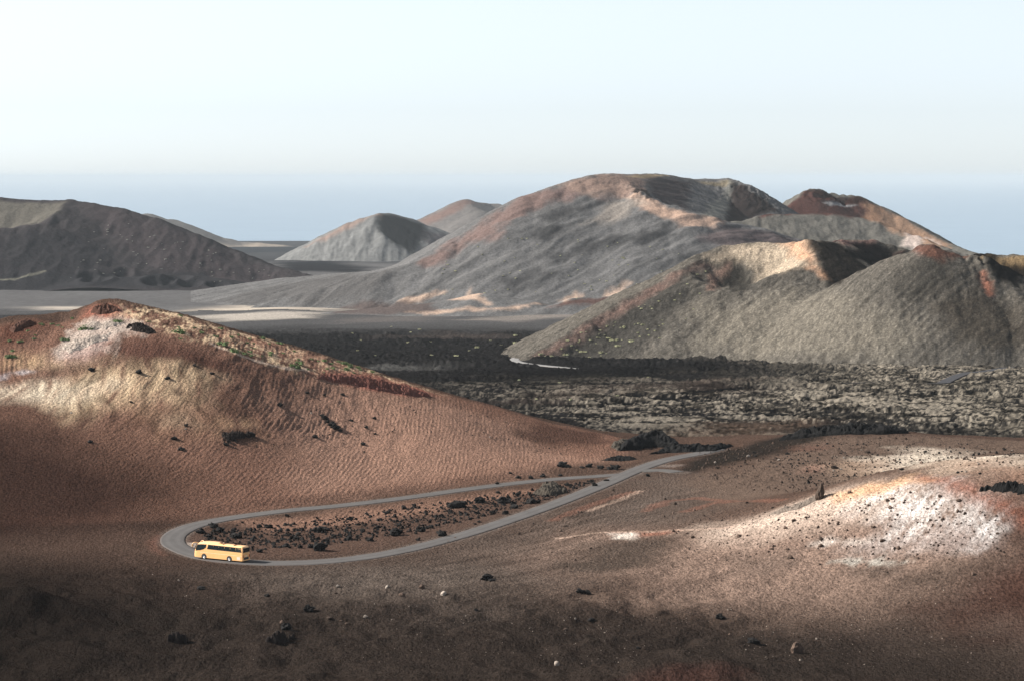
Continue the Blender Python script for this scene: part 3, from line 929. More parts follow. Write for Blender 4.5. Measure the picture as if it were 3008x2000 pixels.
B = Surf('crater_hill', back_h, 0.085, 0.24, 280, 2480, 2900, 170)
x, y = B.x, B.y
B.rng = (2480, 2900)
B.fill(alb(128, 124, 116))
B.mul(1 + .35 * fbm((x * .8 + y * .5) / 90, (y * .8 - x * .5) / 14, 4, 551) + .15 * fbm(x / 7, y / 8, 3, 552))
B.paint([(2230, 640), (2290, 622), (2378, 560), (2430, 570), (2530, 580), (2600, 615), (2590, 640), (2500, 642), (2420, 632), (2330, 630)], alb(112, 66, 58), 6, .9, 7, 14, 553)
B.paint([(2540, 590), (2640, 635), (2790, 718), (2760, 730), (2650, 690), (2560, 650)], alb(178, 138, 108), 7, .8, 9, 14, 554)
B.paint([(2370, 560), (2400, 558), (2560, 590), (2540, 598), (2400, 575)], alb(80, 52, 42), 4, .7, 5, 10, 555)
B.paint([(2415, 597), (2460, 595), (2520, 603), (2440, 606)], alb(165, 165, 165), 2.5, .9)
B.paint([(2650, 720), (2720, 700), (2760, 715), (2700, 735)], alb(220, 200, 188), 5, .8, 6, 10, 556)
B.build(ash_mat('crater_ash', .4, .34, .3, 1.2, .9))

C = Surf('cinder_hill', cone_h, -0.02, 0.26, 570, 1190, 1700, 300)
x, y = C.x, C.y
C.rng = (1190, 1700)
C.fill(alb(122, 115, 105))
s1 = x * .66 + y * .75
s2 = -x * .75 + y * .66
C.mul(1 + .6 * fbm(s1 / 45, s2 / 2.6, 4, 601) + .35 * fbm(s1 / 90, s2 / 12, 3, 6010) + .3 * fbm(x / 2.6, y / 3.4, 3, 602))
C.paint([(1560, 1060), (1750, 950), (2000, 800), (2060, 860), (1950, 960), (1850, 1050), (1650, 1070)], alb(94, 90, 84), 10, .85, 14, 25, 603)
C.paint([(1570, 1045), (1720, 950), (1900, 852), (2023, 788), (2080, 780), (1950, 850), (1760, 960), (1600, 1045)], alb(150, 118, 106), 5, .8, 6, 12, 604)
C.paint([(2080, 760), (2163, 708), (2260, 714), (2350, 698), (2400, 780), (2300, 800), (2200, 760), (2120, 770)], alb(208, 186, 158), 7, .85, 8, 14, 605)
C.paint([(2290, 710), (2350, 697), (2370, 712), (2400, 790), (2450, 830), (2420, 820), (2370, 780), (2320, 730)], alb(226, 172, 132), 4, .85, 5, 9, 606)
C.paint([(2110, 780), (2160, 760), (2200, 800), (2205, 850), (2150, 858), (2110, 830)], alb(80, 76, 70), 4, .85, 4, 8, 607)
C.paint([(2085, 800), (2150, 765), (2110, 830), (2100, 855), (2080, 850)], alb(172, 136, 118), 3, .8, 4, 8, 608)
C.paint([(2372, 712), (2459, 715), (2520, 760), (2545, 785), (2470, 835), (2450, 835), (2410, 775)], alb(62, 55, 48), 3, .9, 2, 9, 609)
C.paint([(2450, 700), (2560, 700), (2700, 745), (2640, 745), (2560, 722), (2480, 720)], alb(176, 130, 118), 6, .9, 5, 12, 610)
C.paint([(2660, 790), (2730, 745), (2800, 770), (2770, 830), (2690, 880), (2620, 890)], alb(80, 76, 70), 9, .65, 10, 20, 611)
C.paint([(2690, 730), (2725, 714), (2780, 740), (2830, 758), (2770, 765), (2720, 760)], alb(140, 88, 68), 4, .8, 6, 9, 612)
C.paint([(2750, 900), (2880, 800), (2900, 870), (3008, 900), (3100, 1000), (2900, 1020), (2800, 1000)], alb(98, 88, 76), 10, .8, 12, 20, 613)
C.paint([(2880, 800), (2900, 805), (2920, 850), (2905, 875), (2885, 840)], alb(168, 108, 84), 2.5, .9, 3, 6, 614)
C.paint([(2877, 743), (3008, 750), (3100, 755), (3100, 770), (2880, 760)], alb(170, 138, 92), 3, .8, 3, 9, 615)
C.paint([(2050, 900), (2350, 850), (2550, 900), (2700, 980), (2600, 1060), (2200, 1070), (2050, 1000)], alb(150, 140, 124), 14, .6, 16, 25, 616)
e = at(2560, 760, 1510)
C.mix(.95 * sstep(1.0, .85, np.hypot((x - e[0] - 12) / 75, (y - e[1] - 30) / 105)) * sstep(1392, 1402, y) * sstep(ZC - 43, ZC - 47, C.z), alb(34, 30, 28))  # rim shadow in the crater, painted as near-black albedo
C.paint([(2892, 776), (2950, 772), (3100, 776), (3100, 845), (2990, 845), (2930, 820)], alb(34, 31, 29), 3, .95, 2, 8, 619)  # shadowed wall of the right crater, blackened in the albedo
C.mul(1 + .5 * (sstep(.05, .4, fbm(x / 1.3, y / 2.4, 3, 617)) - .35) + .35 * fbm(x / 3, y / 5, 3, 6170))
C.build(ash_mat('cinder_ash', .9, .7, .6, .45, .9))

H = Surf('dark_hill', left_h, -0.36, -0.07, 360, 2880, 3420, 180)
x, y = H.x, H.y
H.rng = (2880, 3420)
H.fill(alb(92, 86, 88))
H.mul(.95 + .3 * fbm((x * .6 - y * .8) / 60, (x * .8 + y * .6) / 14, 4, 651) + .14 * fbm(x / 6, y / 7, 3, 652))
H.paint([(-200, 590), (0, 590), (190, 594), (170, 625), (120, 655), (0, 668), (-200, 668)], alb(130, 124, 112), 7, .8, 8, 30, 653)
H.paint([(250, 605), (420, 640), (640, 730), (830, 800), (600, 830), (420, 760), (300, 680)], alb(102, 90, 92), 14, .6, 16, 40, 654)
H.paint([(0, 700), (200, 680), (330, 740), (250, 800), (0, 800)], alb(76, 74, 78), 16, .7, 16, 40, 655)
H.paint([(-100, 820), (200, 800), (600, 800), (780, 840), (500, 850), (-100, 860)], alb(74, 74, 78), 9, .8, 9, 30, 656)
H.line([(0, 822), (40, 822), (80, 810), (130, 797)], alb(150, 146, 128), 4, .7, 657)
H.build(ash_mat('dark_ash', .3, .35, .2, 1.4, .8))

for nm, hf, a0, a1, na, d0, d1, nd, c0, c1 in (('distant_hill', mid_h, -0.12, -0.005, 230, 4700, 5400, 130, (138, 138, 136), (66, 68, 74)),
                                               ('distant_hill', mid2_h, -0.09, 0.04, 200, 6100, 6900, 100, (132, 126, 122), (100, 96, 96)),
                                               ('coast_hill', far_h, -0.22, -0.09, 200, 8000, 8900, 80, (130, 124, 118), (96, 96, 98))):
    S = Surf(nm, hf, a0, a1, na, d0, d1, nd)
    S.rng = (d0, d1)
    x, y = S.x, S.y
    S.fill(alb(*c0))
    S.mul(1 + .3 * fbm((x * .8 + y * .5) / 140, (y * .8 - x * .5) / 30, 4, 701))
    if hf is mid_h:
        S.paint([(1095, 655), (1115, 630), (1165, 635), (1240, 660), (1260, 690), (1230, 720), (1225, 755), (1150, 715), (1120, 680)], alb(24, 26, 32), 14, .97, 14, 40, 702)  # shaded side of the scoop, its darkness put into the lava colour
        S.paint([(900, 725), (1031, 655), (1114, 630), (1060, 655), (960, 705)], alb(170, 138, 122), 12, .7, 12, 40, 703)
        S.paint([(1250, 680), (1319, 690), (1360, 720), (1290, 750), (1240, 755)], alb(112, 96, 100), 14, .7, 20, 40, 704)
    elif hf is mid2_h:
        S.paint([(1233, 650), (1304, 616), (1365, 588), (1400, 600), (1340, 625), (1250, 665)], alb(150, 112, 98), 16, .7, 16, 60, 705)
    else:
        S.paint([(600, 705), (763, 714), (830, 722), (700, 730), (600, 722)], alb(196, 178, 156), 30, .8, 30, 90, 706)
    S.build(ash_mat(nm + '_ash', .08, .25, .06, 3.0, .7))

# ------------------------------------------------------------------ sea
wm, nt, p = new_mat('sea_water')
nz = noise_node(nt, .0016, 5, .6, stretch=(1, 3.5, 1))
mr = nt.nodes.new('ShaderNodeMix')
mr.data_type = 'RGBA'
mr.inputs['A'].default_value = (.14, .20, .26, 1)
mr.inputs['B'].default_value = (.19, .26, .32, 1)
nt.links.new(ramp2(nt, nz.outputs[0], 0, 1), mr.inputs['Factor'])
nt.links.new(mr.outputs['Result'], p.inputs['Base Color'])
p.inputs['Roughness'].default_value = .35
p.inputs['IOR'].default_value = 1.33
nb = noise_node(nt, .02, 4, .6)
bb = nt.nodes.new('ShaderNodeBump')
bb.inputs['Strength'].default_value = .6
bb.inputs['Distance'].default_value = 6
nt.links.new(nb.outputs[0], bb.inputs['Height'])
nt.links.new(bb.outputs[0], p.inputs['Normal'])
me = bpy.data.meshes.new('sea')
me.from_pydata([(-90000, 2980, 0), (90000, 2980, 0), (90000, 140000, 0), (-90000, 140000, 0)], [], [(0, 1, 2, 3)])
me.materials.append(wm)
o = bpy.data.objects.new('sea', me)
COL.objects.link(o)
o['kind'] = 'structure'

# ------------------------------------------------------------------ roads
def road_strip(name, line, hf, half, mat, lift=.03, tint=(120, 116, 114), tracks=.16, absz=None, seed=0, endlow=0.0):
    """asphalt ribbon with worn wheel tracks and a buried edge"""
    P = np.array(line, float)
    seg = np.hypot(*(P[1:] - P[:-1]).T)
    s = np.concatenate([[0], np.cumsum(seg)])
    n = max(24, int(s[-1] / 1.5))
    t = np.linspace(0, s[-1], n)
    X, Y = np.interp(t, s, P[:, 0]), np.interp(t, s, P[:, 1])
    k = 7
    Xs, Ys = X.copy(), Y.copy()
    tx, ty = np.gradient(Xs), np.gradient(Ys)
    L = np.hypot(tx, ty) + 1e-9
    nx, ny = -ty / L, tx / L
    turn = np.abs(np.gradient(np.unwrap(np.arctan2(ty, tx)))) / 1.5
    turn = np.convolve(turn, np.ones(15) / 15, 'same')
    half = (half * (1 + .28 * np.clip(turn / .05, 0, 1)))[:, None]
    off = np.linspace(-1, 1, 13)
    off = np.concatenate([[-1.04], off, [1.04]])
    XX = X[:, None] + nx[:, None] * off * half
    YY = Y[:, None] + ny[:, None] * off * half
    ZZ = (np.full(XX.shape, absz) if absz is not None else hf(XX.ravel(), YY.ravel()).reshape(XX.shape))
    ZZ = ZZ + lift + 0.04 * (1 - off ** 2)[None]
    ZZ[:, 0] -= .22 + lift
    ZZ[:, -1] -= .22 + lift
    ZZ -= (endlow * np.clip(np.linspace(-3, 1, n), 0, 1))[:, None]
    nr, nc = XX.shape
    me = bpy.data.meshes.new(name)
    i = np.arange(nr * nc).reshape(nr, nc)
    q = np.stack([i[:-1, :-1], i[:-1, 1:], i[1:, 1:], i[1:, :-1]], -1).reshape(-1, 4)
    me.from_pydata(np.stack([XX.ravel(), YY.ravel(), ZZ.ravel()], 1).tolist(), [], q.tolist())
    c = np.ones((nr * nc, 4), np.float32)
    tr = 1 + tracks * (np.exp(-((np.abs(off) - .42) / .16) ** 2) - .4)[None]
    f = tr * (1 + .14 * fbm(XX / 9, YY / 9, 3, 801 + seed)) * (1 + .1 * fbm(XX / 1.5, YY / 1.5, 2, 802))
    c[:, :3] = (f.ravel()[:, None] * alb(*tint)[None])
    edge = np.clip((np.abs(off) - .8) / .2, 0, 1)[None] * np.clip(.5 + fbm(XX / 2, YY / 2, 2, 803), 0, 1)
    e = edge.ravel()[:, None] * .6
    c[:, :3] = c[:, :3] * (1 - e) + alb(128, 108, 94)[None] * e
    a = me.attributes.new('albedo', 'FLOAT_COLOR', 'POINT')
    a.data.foreach_set('color', c.ravel())
    me.polygons.foreach_set('use_smooth', np.ones(len(q), bool))
    me.materials.append(mat)
    o = bpy.data.objects.new(name, me)
    COL.objects.link(o)
    o['kind'] = 'structure'
    return o


asph = ash_mat('asphalt', 6.0, .18, 12, .01, .4)
road_strip('road', road_main, near_h, 2.4, asph, .03, (128, 124, 122), absz=BASE, endlow=.02)
road_strip('road', road_stub, near_h, 2.2, asph, .018, (128, 124, 121), absz=BASE)
asph2 = ash_mat('far_asphalt', 1.0, .12, 2, .02, .3)
for kk, (key, tint, hw) in enumerate((('loop', (166, 164, 162), 2.6), ('strip_a', (104, 104, 108), 3.0), ('strip_b', (104, 104, 108), 3.0), ('strip_c', (96, 94, 94), 2.2), ('strip_d', (104, 102, 102), 2.4))):
    road_strip('road', FAR_LINES[key], lava_h, hw, asph2, .25, tint, .06, seed=kk)


# ------------------------------------------------------------------ rocks
from mathutils import noise as mnoise
RNG = random.Random(7)


def rock_mesh(seed, sub, rough, flat, angular=0.0):
    bm = bmesh.new()
    bmesh.ops.create_icosphere(bm, subdivisions=sub, radius=.5)
    off = Vector((seed * 3.7, seed * 1.3, -seed * 2.1))
    r = random.Random(seed)
    planes = [(Vector((r.gauss(0, 1), r.gauss(0, 1), r.gauss(0, .7))).normalized(), r.uniform(.26, .44)) for _ in range(9)]
    for v in bm.verts:
        p = v.co.copy()
        n = p.normalized()
        d = mnoise.noise(p * 2.2 + off) * rough + mnoise.noise(p * 5.1 + off) * rough * .55 + mnoise.noise(p * 11 + off) * rough * .25
        q = p + n * d
        for pn, pd in planes:
            e = q.dot(pn) - pd
            if e > 0:
                q -= pn * e * angular
        q.z *= flat
        q.x *= 1 + .25 * math.sin(seed)
        v.co = q
    me = bpy.data.meshes.new('rock')
    bm.to_mesh(me)
    bm.free()
    if angular < .5:
        me.polygons.foreach_set('use_smooth', np.zeros(len(me.polygons), bool))
    return me


def rock_mat(name, col, spread=.5):
    m, nt, p = new_mat(name)
    oi = nt.nodes.new('ShaderNodeObjectInfo')
    n = noise_node(nt, 3.2, 5, .7)
    f = ramp2(nt, n.outputs[0], .55, 1.5)
    g = ramp2(nt, oi.outputs['Random'], 1 - spread, 1 + spread, 0, 1)
    mu = nt.nodes.new('ShaderNodeMath')
    mu.operation = 'MULTIPLY'
    nt.links.new(f, mu.inputs[0])
    nt.links.new(g, mu.inputs[1])
    mx = nt.nodes.new('ShaderNodeVectorMath')
    mx.operation = 'SCALE'
    mx.inputs[0].default_value = col
    nt.links.new(mu.outputs[0], mx.inputs['Scale'])
    nt.links.new(mx.outputs[0], p.inputs['Base Color'])
    p.inputs['Roughness'].default_value = .95
    p.inputs['Specular IOR Level'].default_value = .15
    b = nt.nodes.new('ShaderNodeBump')
    b.inputs['Strength'].default_value = .9
    b.inputs['Distance'].default_value = .15
    n2 = noise_node(nt, 7, 4, .7)
    nt.links.new(n2.outputs[0], b.inputs['Height'])
    nt.links.new(b.outputs[0], p.inputs['Normal'])
    return m


MR = {'dark': rock_mat('dark_lava', tuple(nalb(62, 57, 54)), .35), 'brown': rock_mat('brown_stone', tuple(nalb(118, 92, 74)), .5),
      'pale': rock_mat('pale_stone', tuple(nalb(176, 158, 140)), .3)}
RM = {}
for kd in MR:
    RM[kd] = []
    for v in range(7):
        me = rock_mesh(v + {'dark': 1, 'brown': 20, 'pale': 40}[kd], 3, .44 if kd == 'dark' else .2, .72 if kd == 'dark' else .78, .0 if kd == 'dark' else .75)
        me.materials.append(MR[kd])
        RM[kd].append(me)


def place_rock(px, py, w, kd, name, label, group, cat='rock', h=1.0):
    p = hit(px, py, near_h, 345, 760, 1200)
    size = w * p[1] / FPX
    k = RNG.randrange(7)
    o = bpy.data.objects.new(name, RM[kd][k])
    COL.objects.link(o)
    z = float(near_h(np.array([p[0]]), np.array([p[1]]))[0])
    sc = size * 1.05
    o.scale = (sc * RNG.uniform(.9, 1.1), sc * RNG.uniform(.75, 1.1), sc * h * RNG.uniform(.8, 1.1))
    o.rotation_euler = (RNG.uniform(-.25, .25), RNG.uniform(-.25, .25), RNG.uniform(0, 6.28))
    o.location = (p[0], p[1], z + .18 * o.scale.z)
    o['label'] = label
    o['category'] = cat
    if group:
        o['group'] = group
    return o


ORD = ['first', 'second', 'third', 'fourth', 'fifth', 'sixth', 'seventh', 'eighth', 'ninth', 'tenth', 'eleventh', 'twelfth', 'thirteenth', 'fourteenth', 'fifteenth', 'sixteenth',
       'seventeenth', 'eighteenth', 'nineteenth', 'twentieth']


RS = .74


def rock_zone(items, kd_big, kd_small, big, name, where, group, what='rock', small=None, near=None):
    """the largest rocks of a zone get a label each, look-alike small ones share one"""
    bigs = sorted([r for r in items if r[2] >= big])
    for i, r in enumerate(bigs):
        kd = r[3] if len(r) > 3 else kd_big
        place_rock(r[0], r[1], r[2] * RS, kd, name, f"large {what} {where}, {ORD[i]} from left" if len(bigs) > 1 else f"large {what} {where}", group)
    for r in items:
        if r[2] < big:
            kd = r[3] if len(r) > 3 else kd_small
            lab = f"{small or f'small {what} {where}'}, {near(r[0], r[1])}" if near else (small or f"small {what} {where}")
            place_rock(r[0], r[1], r[2] * RS, kd, name, lab, group)


TRI = [(589, 1564, 30), (627, 1549, 30), (645, 1560, 26), (687, 1558, 20), (615, 1577, 20), (789, 1549, 28), (763, 1547, 18), (695, 1579, 30), (721, 1571, 20), (823, 1562, 20), (878, 1571, 22),
       (933, 1562, 48), (952, 1556, 30), (980, 1577, 24), (869, 1583, 24), (840, 1605, 24), (806, 1607, 20), (882, 1609, 22), (937, 1615, 50), (913, 1608, 28), (763, 1621, 22), (712, 1535, 14), (924, 1532, 14),
       (844, 1515, 14), (1025, 1583, 26), (1089, 1588, 26), (1165, 1571, 42), (1237, 1560, 34), (1267, 1549, 20), (1297, 1573, 34), (1064, 1560, 20), (1110, 1549, 18), (1174, 1543, 20), (1136, 1507, 20),
       (1187, 1494, 28), (1032, 1524, 20), (1216, 1486, 18), (1339, 1490, 50), (1318, 1484, 20), (1411, 1475, 34), (1479, 1477, 40), (1509, 1492, 30), (1560, 1477, 34), (1581, 1475, 18), (1339, 1533, 18),
       (1407, 1533, 14), (1483, 1509, 22), (1229, 1586, 18), (1360, 1475, 12), (1462, 1448, 18), (1450, 1465, 16), (1666, 1426, 16), (1746, 1427, 22), (1780, 1412, 14)]
for _ in range(34):
    t = RNG.random()
    px = 640 + 900 * t
    lo, hi = 1545 - 110 * t, 1612 - 60 * t * t - 30 * t
    TRI.append((px, RNG.uniform(lo, hi), RNG.uniform(7, 13)))
rock_zone(TRI, 'dark', 'dark', 30, 'lava_rock', 'between the two road arms', 'lava rocks between the two road arms', 'jagged dark lava rock', near=lambda a, b: 'beside the bus' if a < 780 else 'just past the bus' if a < 960 else 'midway along' if a < 1220 else 'toward the junction' if a < 1450 else 'near the mound')
VERGE = [(1462, 1422, 14), (1522, 1403, 16), (1560, 1405, 22), (1594, 1399, 22), (1653, 1371, 30), (1668, 1372, 16), (1729, 1371, 30), (1763, 1376, 22), (1806, 1378, 32), (1790, 1378, 20), (1645, 1397, 14), (1500, 1390, 12),
         (1903, 1398, 20), (1710, 1374, 16)]
rock_zone(VERGE, 'dark', 'dark', 28, 'lava_rock', 'beyond the upper road arm at the hill foot', 'lava rocks beyond the upper road arm', 'dark lava rock')
RS = 1.0
HILLR = [(386, 1181, 8), (265, 1299, 11), (547, 1250, 12), (513, 1289, 14), (545, 1261, 8, 'pale'), (532, 1320, 14), (823, 1191, 14), (924, 1284, 12), (666, 1308, 14), (738, 1278, 16), (492, 1113, 12), (406, 1096, 16), (270, 1089, 16),
         (571, 1074, 12), (623, 1098, 10), (903, 1155, 10), (1008, 1161, 10), (953, 1161, 8), (1032, 1236, 10), (1100, 1230, 10), (1075, 1256, 10), (1101, 1275, 8), (926, 1285, 12), (914, 1214, 8, 'pale'), (1066, 1306, 14),
         (1464, 1191, 14), (1373, 1145, 12), (1439, 1284, 6, 'pale'), (946, 1222, 16), (955, 1230, 16), (962, 1240, 14), (975, 1250, 18), (985, 1258, 18), (1000, 1266, 10), (210, 1214, 7, 'pale'), (690, 1276, 14)]
rock_zone(HILLR, 'dark', 'dark', 15, 'lava_rock', 'on the rippled red slope', 'rocks on the rippled red slope', 'dark lava rock', near=lambda a, b: 'near the pale patch' if b < 1120 else 'far down left' if a < 420 else 'by the flat lava patch' if a < 780 else 'by the dark streak' if a < 1010 else 'toward its right end')
FORE = [(525, 1705, 8, 'pale'), (591, 1730, 16, 'dark'), (785, 1750, 12, 'dark'), (992, 1723, 16, 'pale'), (1138, 1726, 16, 'pale'), (1240, 1727, 22, 'brown'), (986, 1742, 10), (1183, 1751, 20, 'brown'), (1431, 1700, 26, 'dark'), (1446, 1706, 14, 'dark'),
        (1304, 1747, 22, 'pale'), (906, 1794, 24, 'dark'), (827, 1829, 16), (839, 1848, 28, 'dark'), (967, 1817, 18), (1002, 1824, 8), (1021, 1834, 12), (1075, 1812, 14, 'pale'), (859, 1869, 14), (1399, 1793, 12, 'dark'),
        (1705, 1740, 18, 'dark'), (1724, 1742, 18, 'dark'), (1540, 1794, 8), (1562, 1751, 8), (1661, 1850, 14), (1737, 1821, 14, 'dark'), (1766, 1843, 8), (2115, 1815, 18, 'dark'), (1998, 1829, 7), (2144, 1864, 10), (2214, 1889, 26, 'dark'), (2398, 1876, 8, 'pale'),
        (2350, 1939, 8, 'pale'), (1874, 1904, 12, 'dark'), (1635, 1953, 20, 'pale'), (1690, 1818, 8, 'pale'), (1776, 1858, 5, 'pale')]
rock_zone(FORE, 'brown', 'brown', 22, 'boulder', 'on the dark ash in front of the bus road', 'stones on the dark ash foreground', 'stone', small='small loose stone on the dark ash foreground', near=lambda a, b: 'just below the road' if b < 1760 and a < 1350 else 'lower left' if a < 950 else 'lower middle' if a < 1450 else 'lower right of middle' if a < 1950 else 'near the wedge boulder')
place_rock(2344, 1918, 40, 'brown', 'boulder', 'big wedge-shaped grey boulder standing alone on dark ash at lower right', 'stones on the dark ash foreground', h=1.5)
WH = [(2411, 1585, 18), (2410, 1605, 18), (2483, 1580, 10), (2591, 1590, 12), (2639, 1582, 10), (2768, 1527, 14), (2740, 1542, 10), (2762, 1545, 9), (2813, 1503, 12), (2818, 1471, 14), (2761, 1458, 12), (2675, 1447, 10), (2621, 1465, 12), (2608, 1471, 14),
      (2656, 1476, 10), (2615, 1491, 14), (2551, 1486, 12), (2636, 1513, 10), (2567, 1549, 12), (2615, 1546, 12), (2461, 1540, 12), (2462, 1533, 9), (2330, 1531, 12), (2369, 1521, 10), (2546, 1525, 8), (2495, 1447, 14), (2929, 1567, 10), (2927, 1516, 10),
      (2750, 1495, 8), (2693, 1630, 10), (2639, 1612, 16), (2564, 1608, 10), (2696, 1641, 10), (2323, 1639, 14), (2313, 1614, 12), (2606, 1680, 8), (2929, 1612, 10), (2858, 1689, 16), (2316, 1637, 14), (2306, 1551, 14), (2172, 1575, 16), (2036, 1579, 12),
      (2017, 1567, 10), (1978, 1560, 12), (2335, 1529, 10), (1734, 1611, 10), (2462, 1535, 10), (2595, 1589, 12)]
for _ in range(24):
    px = RNG.uniform(2200, 2920)
    WH.append((px, RNG.uniform(1470 + abs(px - 2680) * .18, 1640), RNG.uniform(5, 9)))
rock_zone(WH, 'brown', 'brown', 15, 'boulder', 'on the white sunlit slope', 'stones on the white sunlit slope', 'brown stone', near=lambda a, b: 'on its long left ridge' if a < 2250 else ('below the spire' if b < 1560 else 'low under the spire') if a < 2480 else ('among the white crust' if b < 1540 else 'below the white crust') if a < 2720 else 'toward the red flank')
BK = [(2492, 1402, 14), (2707, 1360, 14), (2629, 1354, 12), (2453, 1375, 20), (2549, 1330, 16), (1984, 1481, 14), (1954, 1466, 10), (2040, 1499, 12), (1708, 1506, 12), (1660, 1545, 12), (1646, 1560, 12), (1525, 1568, 10), (1800, 1440, 10), (1610, 1550, 9),
      (2096, 1396, 12), (2110, 1374, 8), (2180, 1390, 8), (2265, 1403, 10), (2330, 1432, 10), (2195, 1477, 9), (2270, 1492, 10)]
for _ in range(52):
    px = RNG.uniform(2050, 3000)
    BK.append((px, RNG.uniform(1320, 1395), RNG.uniform(5, 10), RNG.choice(['brown', 'pale', 'dark'])))
rock_zone(BK, 'brown', 'brown', 15, 'boulder', 'on the stony flat behind the white hill', 'stones on the stony flat', 'stone', near=lambda a, b: 'beside the road' if a < 2000 else 'near the dark bank' if a < 2250 else 'left of the spire' if a < 2430 else 'on the pale patch' if a < 2750 else 'at its right end')

# loose gravel, too small to pick apart
gr = bmesh.new()
def gravel(n, zone, smin_, smax_, seed):
    r = random.Random(seed)
    P = []
    for _ in range(n):
        P.append(zone(r))
    P = np.array(P)
    Z = near_h(P[:, 0], P[:, 1])
    V, F = [], []
    for i in range(n):
        s = r.uniform(smin_, smax_) * (1 + 1.2 * r.random() ** 4)
        b = len(V)
        a0 = r.uniform(0, 6.28)
        for k in range(4):
            a = a0 + k * 1.57 + r.uniform(-.4, .4)
            V.append((P[i, 0] + s * .6 * math.cos(a), P[i, 1] + s * .6 * math.sin(a), Z[i] - .1 * s))
        for k in range(3):
            a = a0 + k * 2.1 + r.uniform(-.5, .5)
            V.append((P[i, 0] + s * .3 * math.cos(a), P[i, 1] + s * .3 * math.sin(a), Z[i] + s * r.uniform(.35, .7)))
        F += [(b, b + 1, b + 4), (b + 1, b + 2, b + 5), (b + 2, b + 3, b + 5), (b + 3, b, b + 6), (b + 1, b + 5, b + 4), (b + 3, b + 6, b + 5), (b, b + 4, b + 6), (b + 4, b + 5, b + 6)]
    return V, F


def gravel_obj(name, n, zone, s0, s1, seed, mat):
    V, F = gravel(n, zone, s0, s1, seed)
    me = bpy.data.meshes.new(name)
    me.from_pydata(V, [], F)
    me.materials.append(mat)
    o = bpy.data.objects.new(name, me)
    COL.objects.link(o)
    o['kind'] = 'stuff'


def zone_px(x0, x1, y0, y1, z=None):
    A = [hit(a, b, near_macro, 345, 760, 500) for a, b in ((x0, y0), (x1, y0), (x1, y1), (x0, y1))]

    def f(r):
        u, v = r.random(), r.random()
        p = (A[0] * (1 - u) + A[1] * u) * (1 - v) + (A[3] * (1 - u) + A[2] * u) * v
        return (p[0] + r.gauss(0, 1.5), p[1] + r.gauss(0, 2))
    return f


def zone_tri(r):
    while True:
        t = r.random()
        px = 600 + 1150 * t
        py = r.uniform(1560 - 150 * t, 1625 - 40 * t - 160 * t * t)
        p = floor_pts([(px, py)], BASE)[0]
        a = np.array([p[0]]), np.array([p[1]])
        if polyline_dist(a[0], a[1], road_main)[0][0] > 3.8:
            return p


gravel_obj('gravel', 1900, zone_tri, .15, .65, 11, MR['dark'])
gravel_obj('gravel', 1500, zone_px(2050, 3050, 1400, 1315), .18, .5, 12, MR['brown'])
gravel_obj('gravel', 700, zone_px(2300, 3050, 1400, 1315), .2, .5, 13, MR['dark'])
gravel_obj('gravel', 600, zone_px(2050, 2950, 1640, 1500), .12, .35, 14, MR['brown'])
gravel_obj('gravel', 520, zone_px(1250, 2100, 1640, 1480), .1, .32, 15, MR['brown'])
gravel_obj('gravel', 380, zone_px(1200, 2900, 1940, 1700), .05, .17, 16, MR['pale'])
gravel_obj('gravel', 500, zone_px(700, 1700, 1330, 1150), .12, .3, 17, MR['dark'])
gravel_obj('gravel', 120, zone_px(300, 1500, 1950, 1690), .05, .15, 18, MR['pale'])


# ------------------------------------------------------------------ outcrops
def outcrop(name, label, pix, h, col, ns=1.4, edge=1.5, cat='rock outcrop', n=60, lean=0.0, hf=near_h, rng=(345, 760), dy=1.6, sink=.3, broken=.7, rough=1.0):
    """a crag of rock grown out of the ground over a footprint read in the photograph"""
    pts = [tuple(hit(p[0], p[1], hf, rng[0], rng[1], 900)) for p in pix]
    A = np.array(pts)
    x0, y0 = A.min(0) - edge * .6
    x1, y1 = A.max(0) + edge * .6
    nx_ = n
    ny_ = int(max(14, min(n, n * (y1 - y0) / (x1 - x0))))
    X, Y = np.meshgrid(np.linspace(x0, x1, nx_), np.linspace(y0, y1, ny_))
    d = poly_sdf(X, Y, pts) + edge * broken * fbm(X / (ns * 2), Y / (ns * 2), 3, 901)
    m = np.sqrt(np.clip(d / max(edge, .75 * d.max()), 0, 1)) * sstep(0, edge * .5, d)
    zb = hf(X.ravel(), Y.ravel()).reshape(X.shape)
    r = .70 + .55 * rough * ridged(X / ns, Y / (ns * dy), 4, 902) + .75 * rough * fbm(X / (ns * 3), Y / (ns * 3), 3, 903)
    Z = zb + h * m * np.clip(r, .12, 1.7) - sink * (1 - m)
    cx, cy = A.mean(0)
    cz = float(hf(np.array([cx]), np.array([cy]))[0])
    keep = d > -edge * .5
    i = np.arange(nx_ * ny_).reshape(ny_, nx_)
    F = []
    for a in range(ny_ - 1):
        for b in range(nx_ - 1):
            if keep[a:a + 2, b:b + 2].any():
                F.append((int(i[a, b]), int(i[a, b + 1]), int(i[a + 1, b + 1]), int(i[a + 1, b])))
    jx = .25 * (x1 - x0) / nx_
    V = np.stack([X.ravel() - cx + lean * (Z - zb).ravel() + jx * gnoise(X.ravel() * 3, Y.ravel() * 3, 5), Y.ravel() - cy, Z.ravel() - cz], 1)
    used = sorted({v for f in F for v in f})
    mp = {v: k for k, v in enumerate(used)}
    me = bpy.data.meshes.new(name)
    me.from_pydata([tuple(V[v]) for v in used], [], [tuple(mp[v] for v in f) for f in F])
    me.materials.append(col)
    o = bpy.data.objects.new(name, me)
    COL.objects.link(o)
    o.location = (cx, cy, cz)
    o['label'] = label
    o['category'] = cat
    return o


